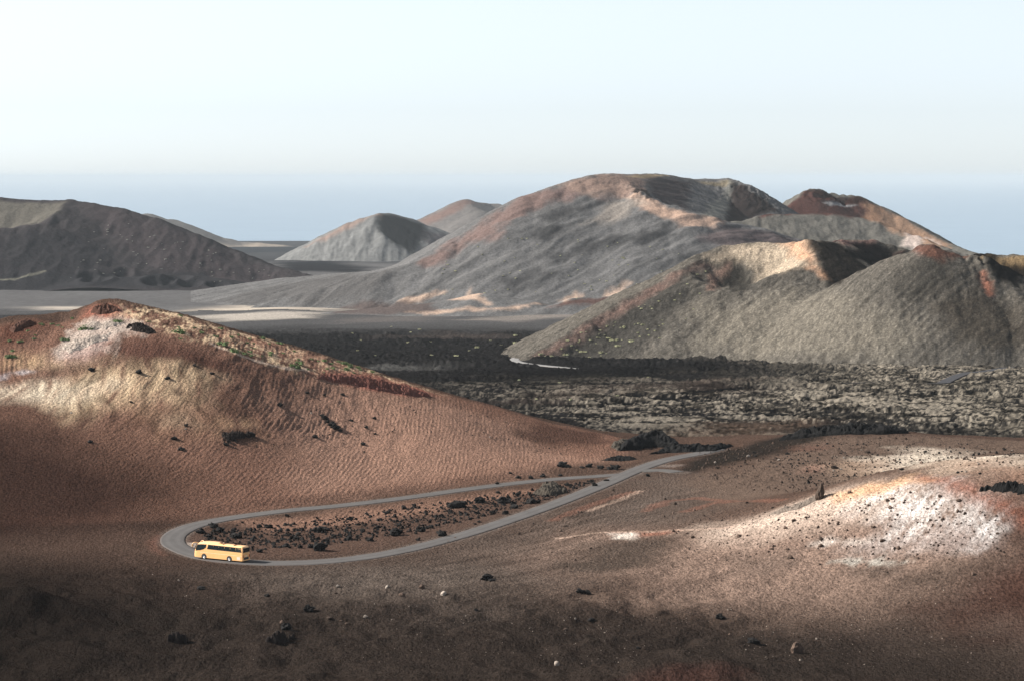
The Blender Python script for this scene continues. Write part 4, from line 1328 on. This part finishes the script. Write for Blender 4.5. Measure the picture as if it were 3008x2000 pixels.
m_black = rock_mat('black_lava', tuple(nalb(44, 41, 40)), .05)
m_dim = rock_mat('brown_lava', tuple(nalb(78, 62, 54)), .05)
m_olive = rock_mat('weathered_lava', tuple(nalb(104, 92, 76)), .05)
m_rust = rock_mat('rust_rock', tuple(nalb(128, 78, 54)), .1)
m_white = rock_mat('white_rock', tuple(nalb(224, 200, 178)), .1)
m_red = rock_mat('red_rock', tuple(nalb(150, 84, 66)), .1)
m_tan = rock_mat('tan_rock', tuple(nalb(196, 150, 112)), .1)
outcrop('lava_outcrop', 'massive black lava outcrop at the tip of the red hill', [(1812, 1325), (1835, 1300), (1880, 1292), (1960, 1298), (2005, 1312), (1985, 1318), (1920, 1312), (1880, 1322)], 4.0, m_black, 3.0, 2.0, n=90, lean=.2, rough=.55)
outcrop('lava_outcrop', 'low dark lava bank along the road bend before it vanishes', [(1900, 1336), (1960, 1318), (2040, 1318), (2110, 1312), (2160, 1306), (2100, 1326), (2020, 1328), (1960, 1330)], 1.7, m_black, 1.8, 1.2, n=70)
outcrop('lava_mound', 'weathered lava mound between road arms near the junction', [(1560, 1452), (1585, 1432), (1620, 1424), (1650, 1430), (1672, 1448), (1630, 1456)], 2.0, m_olive, 1.1, 3.0, n=70, rough=.5)
outcrop('lava_ridge', 'long black lava ridge crowning the hill behind the road', [(2270, 1298), (2380, 1272), (2450, 1266), (2540, 1264), (2640, 1268), (2675, 1272), (2600, 1276), (2480, 1276), (2400, 1282)], 2.4, m_black, 2.2, 1.4, n=130, rough=.9)
outcrop('crest_crag', 'rust brown crag topping the red hill', [(262, 922), (280, 908), (310, 899), (340, 904), (352, 916), (320, 924), (290, 926)], 1.5, m_rust, 1.2, 1.0, n=60)
outcrop('crest_crag', 'small rust brown crag on the left shoulder of red hill', [(20, 968), (60, 948), (95, 944), (112, 950), (80, 962), (40, 980)], 1.1, m_rust, 1.2, 1.2, n=50)
outcrop('rock_ledge', 'pale layered rock ledge below the green bushes on red hill', [(176, 1020), (215, 998), (262, 985), (330, 975), (318, 1000), (285, 1008), (235, 1030), (200, 1040)], .55, m_white, .9, .7, n=90, dy=.5, broken=2.2, rough=1.2)
outcrop('rock_ledge', 'pale rock ledge high on the hill under the crag', [(230, 962), (270, 945), (330, 942), (372, 950), (340, 962), (280, 972), (240, 975)], .5, m_white, .9, .7, n=80, dy=.5, broken=2.2, rough=1.2)
outcrop('rock_ledge', 'dark broken rock ledge right of the pale ledges', [(372, 960), (400, 950), (440, 962), (462, 978), (430, 982), (390, 974)], 1.0, m_dim, .7, .8, n=70, dy=.6, broken=2.4, rough=1.3)
outcrop('lava_outcrop', 'flat dark lava patch midway down the rippled slope', [(652, 1275), (680, 1268), (730, 1276), (752, 1283), (700, 1290), (684, 1300), (664, 1306)], 1.0, m_dim, .6, .8, n=80, broken=2.6, rough=1.3)
outcrop('rock_band', 'red and white broken rock band on the far shoulder of red hill', [(925, 1112), (960, 1100), (1040, 1105), (1130, 1122), (1220, 1146), (1272, 1166), (1220, 1166), (1120, 1148), (1010, 1124)], 1.2, m_red, .8, .9, n=150, dy=.7, broken=2.0, rough=1.2)
outcrop('lava_outcrop', 'black lava clump at the right edge behind white hill', [(2880, 1442), (2905, 1425), (2960, 1422), (3040, 1428), (3060, 1452), (2980, 1448), (2920, 1446)], 1.3, m_black, 1.0, 1.0, n=90, broken=1.2)
outcrop('lava_outcrop', 'low dark lava clump on foreground ash below the bus', [(486, 1884), (505, 1872), (535, 1872), (556, 1884), (525, 1890)], 1.5, m_dim, .7, .6, n=54, broken=1.4)
outcrop('lava_outcrop', 'thin dark lava clump on ash right of lower centre-left', [(778, 1886), (800, 1876), (840, 1874), (864, 1870), (850, 1882), (815, 1892)], 1.3, m_dim, .6, .6, n=54, broken=1.4)
outcrop('lava_bank', 'grey stony bank left of the black outcrop', [(1790, 1312), (1815, 1296), (1850, 1290), (1845, 1312), (1815, 1326)], 1.2, m_olive, 1.2, 1.5, n=40)
outcrop('lava_bank', 'thin dark lava bank near the hill foot beside the junction', [(1760, 1352), (1800, 1342), (1860, 1342), (1880, 1348), (1820, 1354)], .8, m_black, 1.0, .8, n=44)
outcrop('rubble_bank', 'grey rubble running down from the rock spire', [(2250, 1512), (2330, 1486), (2390, 1462), (2405, 1456), (2400, 1470), (2340, 1496), (2280, 1512)], .8, rock_mat('grey_rubble', tuple(nalb(140, 122, 106)), .1), .8, .6, n=90)

# the rock spire
def spire():
    p = hit(2408, 1462, near_h, 345, 760, 1200)
    z = float(near_h(np.array([p[0]]), np.array([p[1]]))[0])
    bm = bmesh.new()
    bmesh.ops.create_icosphere(bm, subdivisions=4, radius=1)
    for v in bm.verts:
        n = v.co.normalized()
        d = 1 + .28 * mnoise.noise(n * 2.6 + Vector((5, 1, 2))) + .16 * mnoise.noise(n * 6 + Vector((1, 7, 2))) + .08 * mnoise.noise(n * 13)
        w = 1.25 - .35 * max(0, n.z)
        v.co = Vector((n.x * d * .72 * w, n.y * d * .8 * w, max(-.5, n.z) * d * 2.3))
        v.co.x += .14 * v.co.z
    me = bpy.data.meshes.new('rock_spire')
    bm.to_mesh(me)
    bm.free()
    me.materials.append(rock_mat('spire_rock', tuple(nalb(120, 96, 78)), .05))
    o = bpy.data.objects.new('rock_spire', me)
    COL.objects.link(o)
    o.location = (p[0], p[1], z + .5)
    o['label'] = 'brown rock spire standing on the crest of the white hill'
    o['category'] = 'rock spire'


spire()


# ------------------------------------------------------------------ shrubs
def shrub_mesh(seed, mat, n=80):
    r = random.Random(seed)
    V, F = [], []

    def add(p, nrm, s):
        t = nrm.orthogonal().normalized()
        t.rotate(Matrix.Rotation(r.uniform(0, 6.28), 3, nrm))
        b_ = nrm.cross(t)
        k = len(V)
        V.extend([tuple(p - t * s * .35), tuple(p + b_ * s + nrm * s * .5), tuple(p + t * s * .35), tuple(p - b_ * s * .6)])
        F.append((k, k + 1, k + 2))
        F.append((k, k + 2, k + 3))
    lobes = [(Vector((r.gauss(0, .2), r.gauss(0, .2), 0)), r.uniform(.28, .46)) for _ in range(5)]
    for _ in range(n):
        c, rad = r.choice(lobes)
        d = Vector((r.gauss(0, 1), r.gauss(0, 1), abs(r.gauss(0, .8)))).normalized()
        p = c + d * rad * r.uniform(.75, 1.05)
        p.z *= .85
        add(p, (d + Vector((r.gauss(0, .35), r.gauss(0, .35), r.gauss(0, .35)))).normalized(), r.uniform(.08, .17))
    # woody heart under the leaves
    for c, rad in lobes:
        k = len(V)
        for q in range(6):
            V.append((c.x + rad * .8 * math.cos(q * 1.047), c.y + rad * .8 * math.sin(q * 1.047), -.12))
        V.append((c.x, c.y, rad * .72))
        F += [(k + q, k + (q + 1) % 6, k + 6) for q in range(6)]
    me = bpy.data.meshes.new('shrub')
    me.from_pydata(V, [], F)
    me.materials.append(mat)
    return me


def leaf_mat(name, col):
    m, nt, p = new_mat(name)
    oi = nt.nodes.new('ShaderNodeObjectInfo')
    n = noise_node(nt, 6, 3, .6)
    f = ramp2(nt, n.outputs[0], .6, 1.4)
    g = ramp2(nt, oi.outputs['Random'], .7, 1.3, 0, 1)
    mu = nt.nodes.new('ShaderNodeMath')
    mu.operation = 'MULTIPLY'
    nt.links.new(f, mu.inputs[0])
    nt.links.new(g, mu.inputs[1])
    mx = nt.nodes.new('ShaderNodeVectorMath')
    mx.operation = 'SCALE'
    mx.inputs[0].default_value = col
    nt.links.new(mu.outputs[0], mx.inputs['Scale'])
    nt.links.new(mx.outputs[0], p.inputs['Base Color'])
    p.inputs['Roughness'].default_value = .85
    return m


LM = {'green': leaf_mat('green_leaves', (.065, .10, .025)), 'yellow': leaf_mat('yellow_green_leaves', (.24, .235, .13)), 'grey': leaf_mat('dry_leaves', (.17, .165, .14))}
SM = {k: [shrub_mesh(i + 3, m) for i in range(5)] for k, m in LM.items()}


def shrub(px, py, w, kd, hf, rng, name, label, group):
    p = hit(px, py, hf, rng[0], rng[1], 1200)
    z = float(hf(np.array([p[0]]), np.array([p[1]]))[0])
    s = w * p[1] / FPX
    o = bpy.data.objects.new(name, SM[kd][RNG.randrange(5)])
    COL.objects.link(o)
    o.location = (p[0], p[1], z)
    o.scale = (s * RNG.uniform(.9, 1.15), s * RNG.uniform(.9, 1.15), s * RNG.uniform(.7, 1.0))
    o.rotation_euler = (0, 0, RNG.uniform(0, 6.28))
    o['label'] = label
    o['category'] = 'shrub'
    o['group'] = group


LS = [(346, 946, 28), (249, 967, 30), (267, 967, 18), (252, 958, 16), (187, 997, 20), (99, 995, 14), (171, 957, 16), (181, 962, 10), (122, 954, 18), (30, 1001, 16), (61, 1003, 16), (39, 1031, 18), (31, 1047, 28), (102, 985, 9),
      (528, 976, 30), (653, 1011, 28), (684, 1033, 28), (632, 988, 14), (593, 978, 20), (573, 964, 16), (679, 992, 18), (647, 966, 16), (528, 928, 14), (211, 936, 14), (83, 972, 12), (154, 952, 12), (714, 1039, 18), (735, 1044, 16),
      (869, 1079, 26), (877, 1066, 22), (855, 1073, 16), (793, 1036, 16), (794, 1043, 12), (745, 1024, 14), (728, 1008, 14), (1021, 1086, 24), (1024, 1072, 20), (1012, 1068, 20), (977, 1081, 14), (1030, 1077, 18), (968, 1068, 14),
      (1091, 1092, 18), (950, 1060, 16), (914, 1056, 14), (865, 1032, 14), (769, 994, 20), (817, 1009, 20), (1051, 1080, 18), (992, 1062, 16), (733, 996, 12), (790, 1010, 12), (1057, 1086, 12), (876, 1056, 12), (733, 1034, 16), (700, 985, 12)]
big = sorted([s for s in LS if s[2] >= 24])
for s in LS:
    if s[2] >= 24:
        lab = f"large green shrub on the red hill crest, {ORD[big.index(s)]} large one from left"
    elif s[0] < 300:
        lab = 'small green shrub on the left shoulder of the red hill'
    elif s[0] < 700:
        lab = 'small green shrub among tan rocks below the red hill summit'
    else:
        lab = 'small green shrub along the descending red hill crest'
    shrub(s[0], s[1], s[2] * 1.1, 'green', near_h, (345, 760), 'shrub', lab, 'green shrubs along the red hill crest')
for _ in range(24):
    px = RNG.uniform(420, 1120)
    shrub(px, 918 + (px - 420) * .26 + RNG.uniform(6, 55), RNG.uniform(6, 11), 'green', near_h, (345, 760), 'shrub', 'tiny green tuft scattered on the red hill crest', 'green shrubs along the red hill crest')
CS = [(1659, 1042, 16), (1652, 1061, 18), (1601, 1049, 16), (1578, 1054, 14), (1590, 1040, 14), (1619, 1046, 10), (1702, 1064, 16), (1720, 1063, 10), (1705, 1033, 12), (1717, 1033, 11), (1766, 1036, 15), (1732, 1049, 10), (1785, 993, 10), (1797, 1000, 12),
      (1813, 999, 12), (1813, 1016, 13), (1833, 960, 8), (1874, 978, 12), (1855, 1003, 14), (1888, 954, 12), (1947, 953, 10), (1782, 959, 9), (1668, 1000, 9), (1733, 999, 7), (1761, 993, 7), (1650, 1024, 10), (1701, 1000, 7), (1680, 1015, 7), (1750, 1009, 7),
      (1880, 989, 8), (1925, 972, 8), (1938, 993, 8)]
cbig = sorted([s for s in CS if s[2] >= 14])
for s in CS:
    lab = f"large yellow-green shrub at the cinder cone foot, {ORD[cbig.index(s)]} from left" if s[2] >= 14 else 'small yellow-green shrub on the grey flank of the cinder cone'
    shrub(s[0], s[1], s[2] * 1.1, 'yellow', cone_h, (1190, 1700), 'shrub', lab, 'yellow-green shrubs on the cinder cone')
for _ in range(44):
    px = RNG.uniform(1680, 2080)
    shrub(px, 985 - (px - 1680) * .5 + RNG.uniform(5, 120), RNG.uniform(5, 9), 'yellow', cone_h, (1190, 1700), 'shrub', 'small yellow-green shrub on the grey flank of the cinder cone', 'yellow-green shrubs on the cinder cone')
for s in [(1904, 1109, 12), (1813, 1162, 12), (1644, 1124, 10), (1674, 1173, 12), (1576, 1171, 8), (1526, 1116, 9), (1036, 980, 10), (1061, 999, 10), (1199, 1006, 12), (1233, 968, 10), (1267, 1044, 12), (1051, 1029, 8), (1206, 976, 8), (1263, 1004, 10), (1513, 985, 10),
          (1513, 1008, 14), (1399, 1021, 14), (1642, 980, 10), (1339, 1044, 10), (1471, 1014, 8), (1218, 1016, 8), (1102, 1044, 8), (1380, 1030, 9), (1440, 1000, 8), (1150, 960, 8)]:
    shrub(s[0], s[1], s[2], 'yellow', lava_h, (720, 2300), 'shrub', 'pale green shrub growing in the black lava field', 'shrubs in the lava field')
for _ in range(56):
    px = RNG.uniform(1250, 2000)
    shrub(px, RNG.uniform(700 + max(0, 1500 - px) * .25, 880 - max(0, px - 1700) * .1), RNG.uniform(4, 7.5), 'yellow', mtn_h, (2170, 2860), 'shrub', 'tiny pale shrub dotted on the big grey mountain, ' + ('left flank' if px < 1500 else 'middle of the face' if px < 1760 else 'right of the face'), 'shrubs on the big grey mountain')
for _ in range(64):
    px = RNG.uniform(200, 800)
    shrub(px, RNG.uniform(640 + max(0, px - 330) * .33, 830), RNG.uniform(4, 8), 'grey', left_h, (2880, 3420), 'shrub', 'tiny pale shrub dotted on the dark hill at left, ' + ('upper part' if px < 380 else 'middle part' if px < 560 else 'lower right part'), 'shrubs on the dark hill')


# ------------------------------------------------------------------ the bus
def bus():
    root = bpy.data.objects.new('tour_bus', None)
    COL.objects.link(root)
    root['label'] = 'pale orange-yellow touring coach rounding the hairpin bend'
    root['category'] = 'bus'
    paint = plain_mat('orange_paint', (.86, .475, .195), .32, coat=.5, noise=(1.2, .06))
    trim = plain_mat('pale_trim', (.9, .70, .45), .35)
    glass = plain_mat('tinted_glass', (.012, .02, .022), .06, spec=.8)
    blackp = plain_mat('black_plastic', (.012, .012, .012), .6)
    rubber = plain_mat('tyre_rubber', (.015, .015, .015), .85)
    chrome = plain_mat('rim_metal', (.78, .78, .78), .3, metal=.8)
    flapm = plain_mat('pale_flap', (.85, .62, .5), .4)
    redl = plain_mat('tail_lamp', (.35, .02, .015), .25)
    headl = plain_mat('head_lamp', (.8, .8, .78), .1)
    plate = plain_mat('number_plate', (.75, .74, .7), .5)

    def obj(name, V, F, mat, parent=root, smooth=False):
        me = bpy.data.meshes.new(name)
        me.from_pydata(V, [], F)
        me.materials.append(mat)
        if smooth:
            me.polygons.foreach_set('use_smooth', np.ones(len(F), bool))
        bm = bmesh.new()
        bm.from_mesh(me)
        bmesh.ops.recalc_face_normals(bm, faces=bm.faces)
        bm.to_mesh(me)
        bm.free()
        o = bpy.data.objects.new(name, me)
        COL.objects.link(o)
        o.parent = parent
        return o

    W = 1.27
    ST = [(-6.2, .42, 2.75, .95), (-6.14, .36, 3.08, .985), (-5.95, .33, 3.24, 1.0), (-5.5, .32, 3.30, 1), (-3, .32, 3.32, 1), (0, .32, 3.36, 1), (2.5, .32, 3.42, 1), (4.0, .32, 3.46, 1), (4.8, .32, 3.42, 1),
          (5.3, .32, 3.28, .995), (5.65, .33, 3.0, .985), (5.9, .34, 2.55, .965), (6.08, .36, 2.0, .94), (6.2, .40, 1.45, .9)]
    FR = [(0, 1), (.2, 1), (.45, .995), (.84, .955), (.93, .90), (.98, .78), (1.0, .45), (1.008, 0)]

    def half_at(z, zt=3.36, zb=.32):
        f = (z - zb) / (zt - zb)
        return W * float(np.interp(f, [a for a, _ in FR], [b for _, b in FR]))
    V, F = [], []
    for (sx, zb, zt, sw) in ST:
        ring = [(W * sw * b, zb + (zt - zb) * a) for a, b in FR]
        ring = ring + [(-yy, zz) for yy, zz in ring[-2::-1]]
        for yy, zz in ring:
            V.append((sx, yy, zz))
    n = 15
    for i in range(len(ST) - 1):
        for k in range(n):
            k2 = (k + 1) % n
            F.append((i * n + k, i * n + k2, (i + 1) * n + k2, (i + 1) * n + k))
    F.append(tuple(range(n)))
    F.append(tuple((len(ST) - 1) * n + k for k in range(n)))
    body = obj('body', V, F, paint)

    def local_half(sx, z):
        q = sorted(ST)
        zt = float(np.interp(sx, [a[0] for a in q], [a[2] for a in q]))
        zb = float(np.interp(sx, [a[0] for a in q], [a[1] for a in q]))
        sw = float(np.interp(sx, [a[0] for a in q], [a[3] for a in q]))
        return half_at(z, zt, zb) * sw

    def side_panel(name, pts, mat, sgn, parent=root, out=.012, zt=3.38):
        V, F = [], []
        m = len(pts)
        for (px_, pz) in pts:
            V.append((px_, sgn * (local_half(px_, pz) + out), pz))
        for (px_, pz) in pts:
            V.append((px_, sgn * (local_half(px_, pz) - .08), pz))
        F.append(tuple(range(m)))
        F.append(tuple(range(m, 2 * m)))
        for k in range(m):
            F.append((k, (k + 1) % m, m + (k + 1) % m, m + k))
        return obj(name, V, F, mat, parent)

    def boxp(name, x0, x1, y0, y1, z0, z1, mat, parent=root):
        V = [(a, b, c) for a in (x0, x1) for b in (y0, y1) for c in (z0, z1)]
        F = [(0, 1, 3, 2), (4, 6, 7, 5), (0, 4, 5, 1), (2, 3, 7, 6), (0, 2, 6, 4), (1, 5, 7, 3)]
        return obj(name, V, F, mat, parent)

    for sgn in (1, -1):
        band = side_panel('window_band', [(2.9, 2.16), (2.62, 3.10), (-1.5, 3.07), (-5.72, 3.02), (-5.95, 2.08), (-1.5, 2.12)], blackp, sgn, out=.02)
        xs = np.linspace(2.74, -5.78, 7)
        for k in range(6):
            a, b = xs[k] - .035, xs[k + 1] + .035
            side_panel('window_pane', [(a, 2.22), (a - .07, 3.04), (b - .07, 3.0), (b, 2.18)], glass, sgn, band, out=.034)
        if sgn == 1:
            side_panel('driver_window', [(5.3, 2.98), (4.2, 3.08), (3.02, 3.1), (3.22, 2.5), (3.75, 2.12), (4.6, 1.84), (5.85, 1.62), (5.62, 2.5)], glass, sgn, out=.035)
        else:
            dr = side_panel('door', [(5.3, 2.95), (4.2, 3.0), (4.2, .45), (5.4, .45)], paint, sgn, out=.02)
            side_panel('door_glass', [(5.2, 2.85), (4.32, 2.9), (4.32, 1.2), (5.3, 1.2)], glass, sgn, dr, out=.03)
            boxp('door_handle', 4.36, 4.4, -W - .07, -W - .03, 1.0, 1.3, blackp, dr)
        side_panel('trim_strip', [(5.9, 1.36), (4.2, 1.44), (-6.0, 1.36), (-6.0, 1.30), (4.2, 1.37), (5.9, 1.30)], trim, sgn, out=.014)
        side_panel('engine_flap', [(-4.75, 1.12), (-5.62, 1.12), (-5.62, .52), (-4.75, .52)], flapm, sgn, out=.012)
        for wx in (3.65, -2.83):
            V = [(wx, sgn * (W + .006), .5)]
            pa = [(wx + .68 * math.cos(a), sgn * (W + .006), .5 + .68 * math.sin(a)) for a in np.linspace(-.25, math.pi + .25, 22)]
            V += pa
            obj('wheel_arch', V, [tuple(range(len(V)))], blackp)
            wh = bpy.data.objects.new('wheel', None)
            COL.objects.link(wh)
            wh.parent = root
            wh.location = (wx, sgn * 1.13, .5)

            def lathe(name, prof, mat):
                V, F = [], []
                N = 24
                for (r_, yy) in prof:
                    for k in range(N):
                        a = 2 * math.pi * k / N
                        V.append((r_ * math.cos(a), sgn * yy, r_ * math.sin(a)))
                for j in range(len(prof) - 1):
                    for k in range(N):
                        F.append((j * N + k, j * N + (k + 1) % N, (j + 1) * N + (k + 1) % N, (j + 1) * N + k))
                o = obj(name, V, F, mat, wh, True)
                return o
            lathe('tyre', [(.30, -.14), (.46, -.14), (.50, -.1), (.50, .1), (.46, .16), (.33, .17)], rubber)
            lathe('rim', [(.34, .155), (.30, .17), (.24, .10), (.13, .10), (.11, .19), (.01, .20)], chrome)
        # mirror arm, a curved horn hanging from the roof corner
        pts = [Vector((5.25, sgn * 1.05, 3.22)), Vector((5.75, sgn * 1.2, 3.34)), Vector((6.2, sgn * 1.36, 3.26)), Vector((6.48, sgn * 1.42, 3.0)), Vector((6.52, sgn * 1.42, 2.45))]
        P = [Vector(p) for p in catmull([tuple(p) for p in pts], 4)]
        V, F = [], []
        for i, p in enumerate(P):
            t = (P[min(i + 1, len(P) - 1)] - P[max(i - 1, 0)]).normalized()
            a = t.orthogonal().normalized()
            b = t.cross(a)
            r_ = .07 + .08 * (i / len(P)) ** 2
            for k in range(8):
                V.append(tuple(p + a * r_ * math.cos(k * .785) + b * r_ * math.sin(k * .785)))
        for i in range(len(P) - 1):
            for k in range(8):
                F.append((i * 8 + k, i * 8 + (k + 1) % 8, i * 8 + 8 + (k + 1) % 8, i * 8 + 8 + k))
        F.append(tuple(range(8)))
        F.append(tuple((len(P) - 1) * 8 + k for k in range(8)))
        mi = obj('mirror', V, F, paint, smooth=True)
        boxp('mirror_glass', 6.36, 6.38, sgn * 1.42 - .11, sgn * 1.42 + .11, 2.5, 2.9, glass, mi)
        boxp('headlight', 6.12, 6.21, sgn * .95 - .2, sgn * .95 + .2, .72, .98, headl)
        boxp('tail_light', -6.23, -6.15, sgn * 1.05 - .1, sgn * 1.05 + .1, .95, 1.55, redl)
    # windscreen follows the raked nose
    V, F = [], []
    sc = [(5.62, 3.02, 1.06), (5.90, 2.55, 1.13), (6.08, 2.0, 1.12), (6.19, 1.5, 1.06)]
    for (sx, zz, w_) in sc:
        for k in range(7):
            u = -1 + k / 3
            V.append((sx + .035 + .10 * (1 - u * u), u * w_, zz))
    for j in range(3):
        for k in range(6):
            F.append((j * 7 + k, j * 7 + k + 1, j * 7 + 8 + k, j * 7 + 7 + k))
    obj('windscreen', V, F, glass, smooth=True)
    boxp('rear_window', -6.26, -6.10, -1.05, 1.05, 2.05, 2.98, glass)
    boxp('engine_grille', -6.235, -6.1, -.8, .8, .55, 1.05, blackp)
    boxp('number_plate', -6.245, -6.2, -.26, .26, 1.22, 1.36, plate)
    boxp('rear_bumper', -6.30, -6.05, -1.18, 1.18, .36, .52, paint)
    # roof: fairing, air unit, hatches
    V, F = [], []
    rf = [(4.6, .02, .7), (4.2, .16, .82), (3.4, .24, .86), (1.2, .22, .86), (.4, .18, .84), (-.2, .02, .75)]
    for (sx, hh, w_) in rf:
        zb = 3.38
        for yy, zz in ((-w_, zb - .05), (-w_ * .9, zb + hh * .8), (-w_ * .5, zb + hh), (w_ * .5, zb + hh), (w_ * .9, zb + hh * .8), (w_, zb - .05)):
            V.append((sx, yy, zz))
    for j in range(len(rf) - 1):
        for k in range(5):
            F.append((j * 6 + k, j * 6 + k + 1, j * 6 + 7 + k, j * 6 + 6 + k))
    F.append(tuple(range(6)))
    F.append(tuple(len(V) - 6 + k for k in range(6)))
    fr = obj('roof_fairing', V, F, paint, smooth=False)
    brown = plain_mat('brown_hatch', (.12, .05, .02), .6)
    boxp('roof_vent', .35, -.05, -.3, .3, 3.5, 3.62, brown, fr)
    boxp('roof_hatch', -.9, -.72, -.75, .75, 3.36, 3.46, brown)
    boxp('roof_hatch', -3.75, -3.57, -.75, .75, 3.34, 3.44, brown)
    p = floor_pts([(652, 1643.5)], BASE)[0]
    root.location = (p[0], p[1], BASE + .065)
    root.rotation_euler = (0, 0, math.atan2(.50, -.866))


bus()

# ------------------------------------------------------------------ haze
hm = bpy.data.materials.new('haze_air')
hm.use_nodes = True
nt = hm.node_tree
nt.nodes.remove(nt.nodes['Principled BSDF'])
pv = nt.nodes.new('ShaderNodeVolumePrincipled')
pv.inputs['Color'].default_value = (.485, .535, .57, 1)
pv.inputs['Density'].default_value = 2.5e-5
pv.inputs['Anisotropy'].default_value = 0.0
nt.links.new(pv.outputs[0], nt.nodes['Material Output'].inputs['Volume'])
bm = bmesh.new()
bmesh.ops.create_cube(bm, size=1)
for v in bm.verts:
    v.co = (v.co.x * 190000, 69000 + v.co.y * 146000, (ZC + 60 if v.co.z > 0 else -42))
me = bpy.data.meshes.new('haze')
bm.to_mesh(me)
me.materials.append(hm)
o = bpy.data.objects.new('haze', me)
COL.objects.link(o)
o['kind'] = 'stuff'
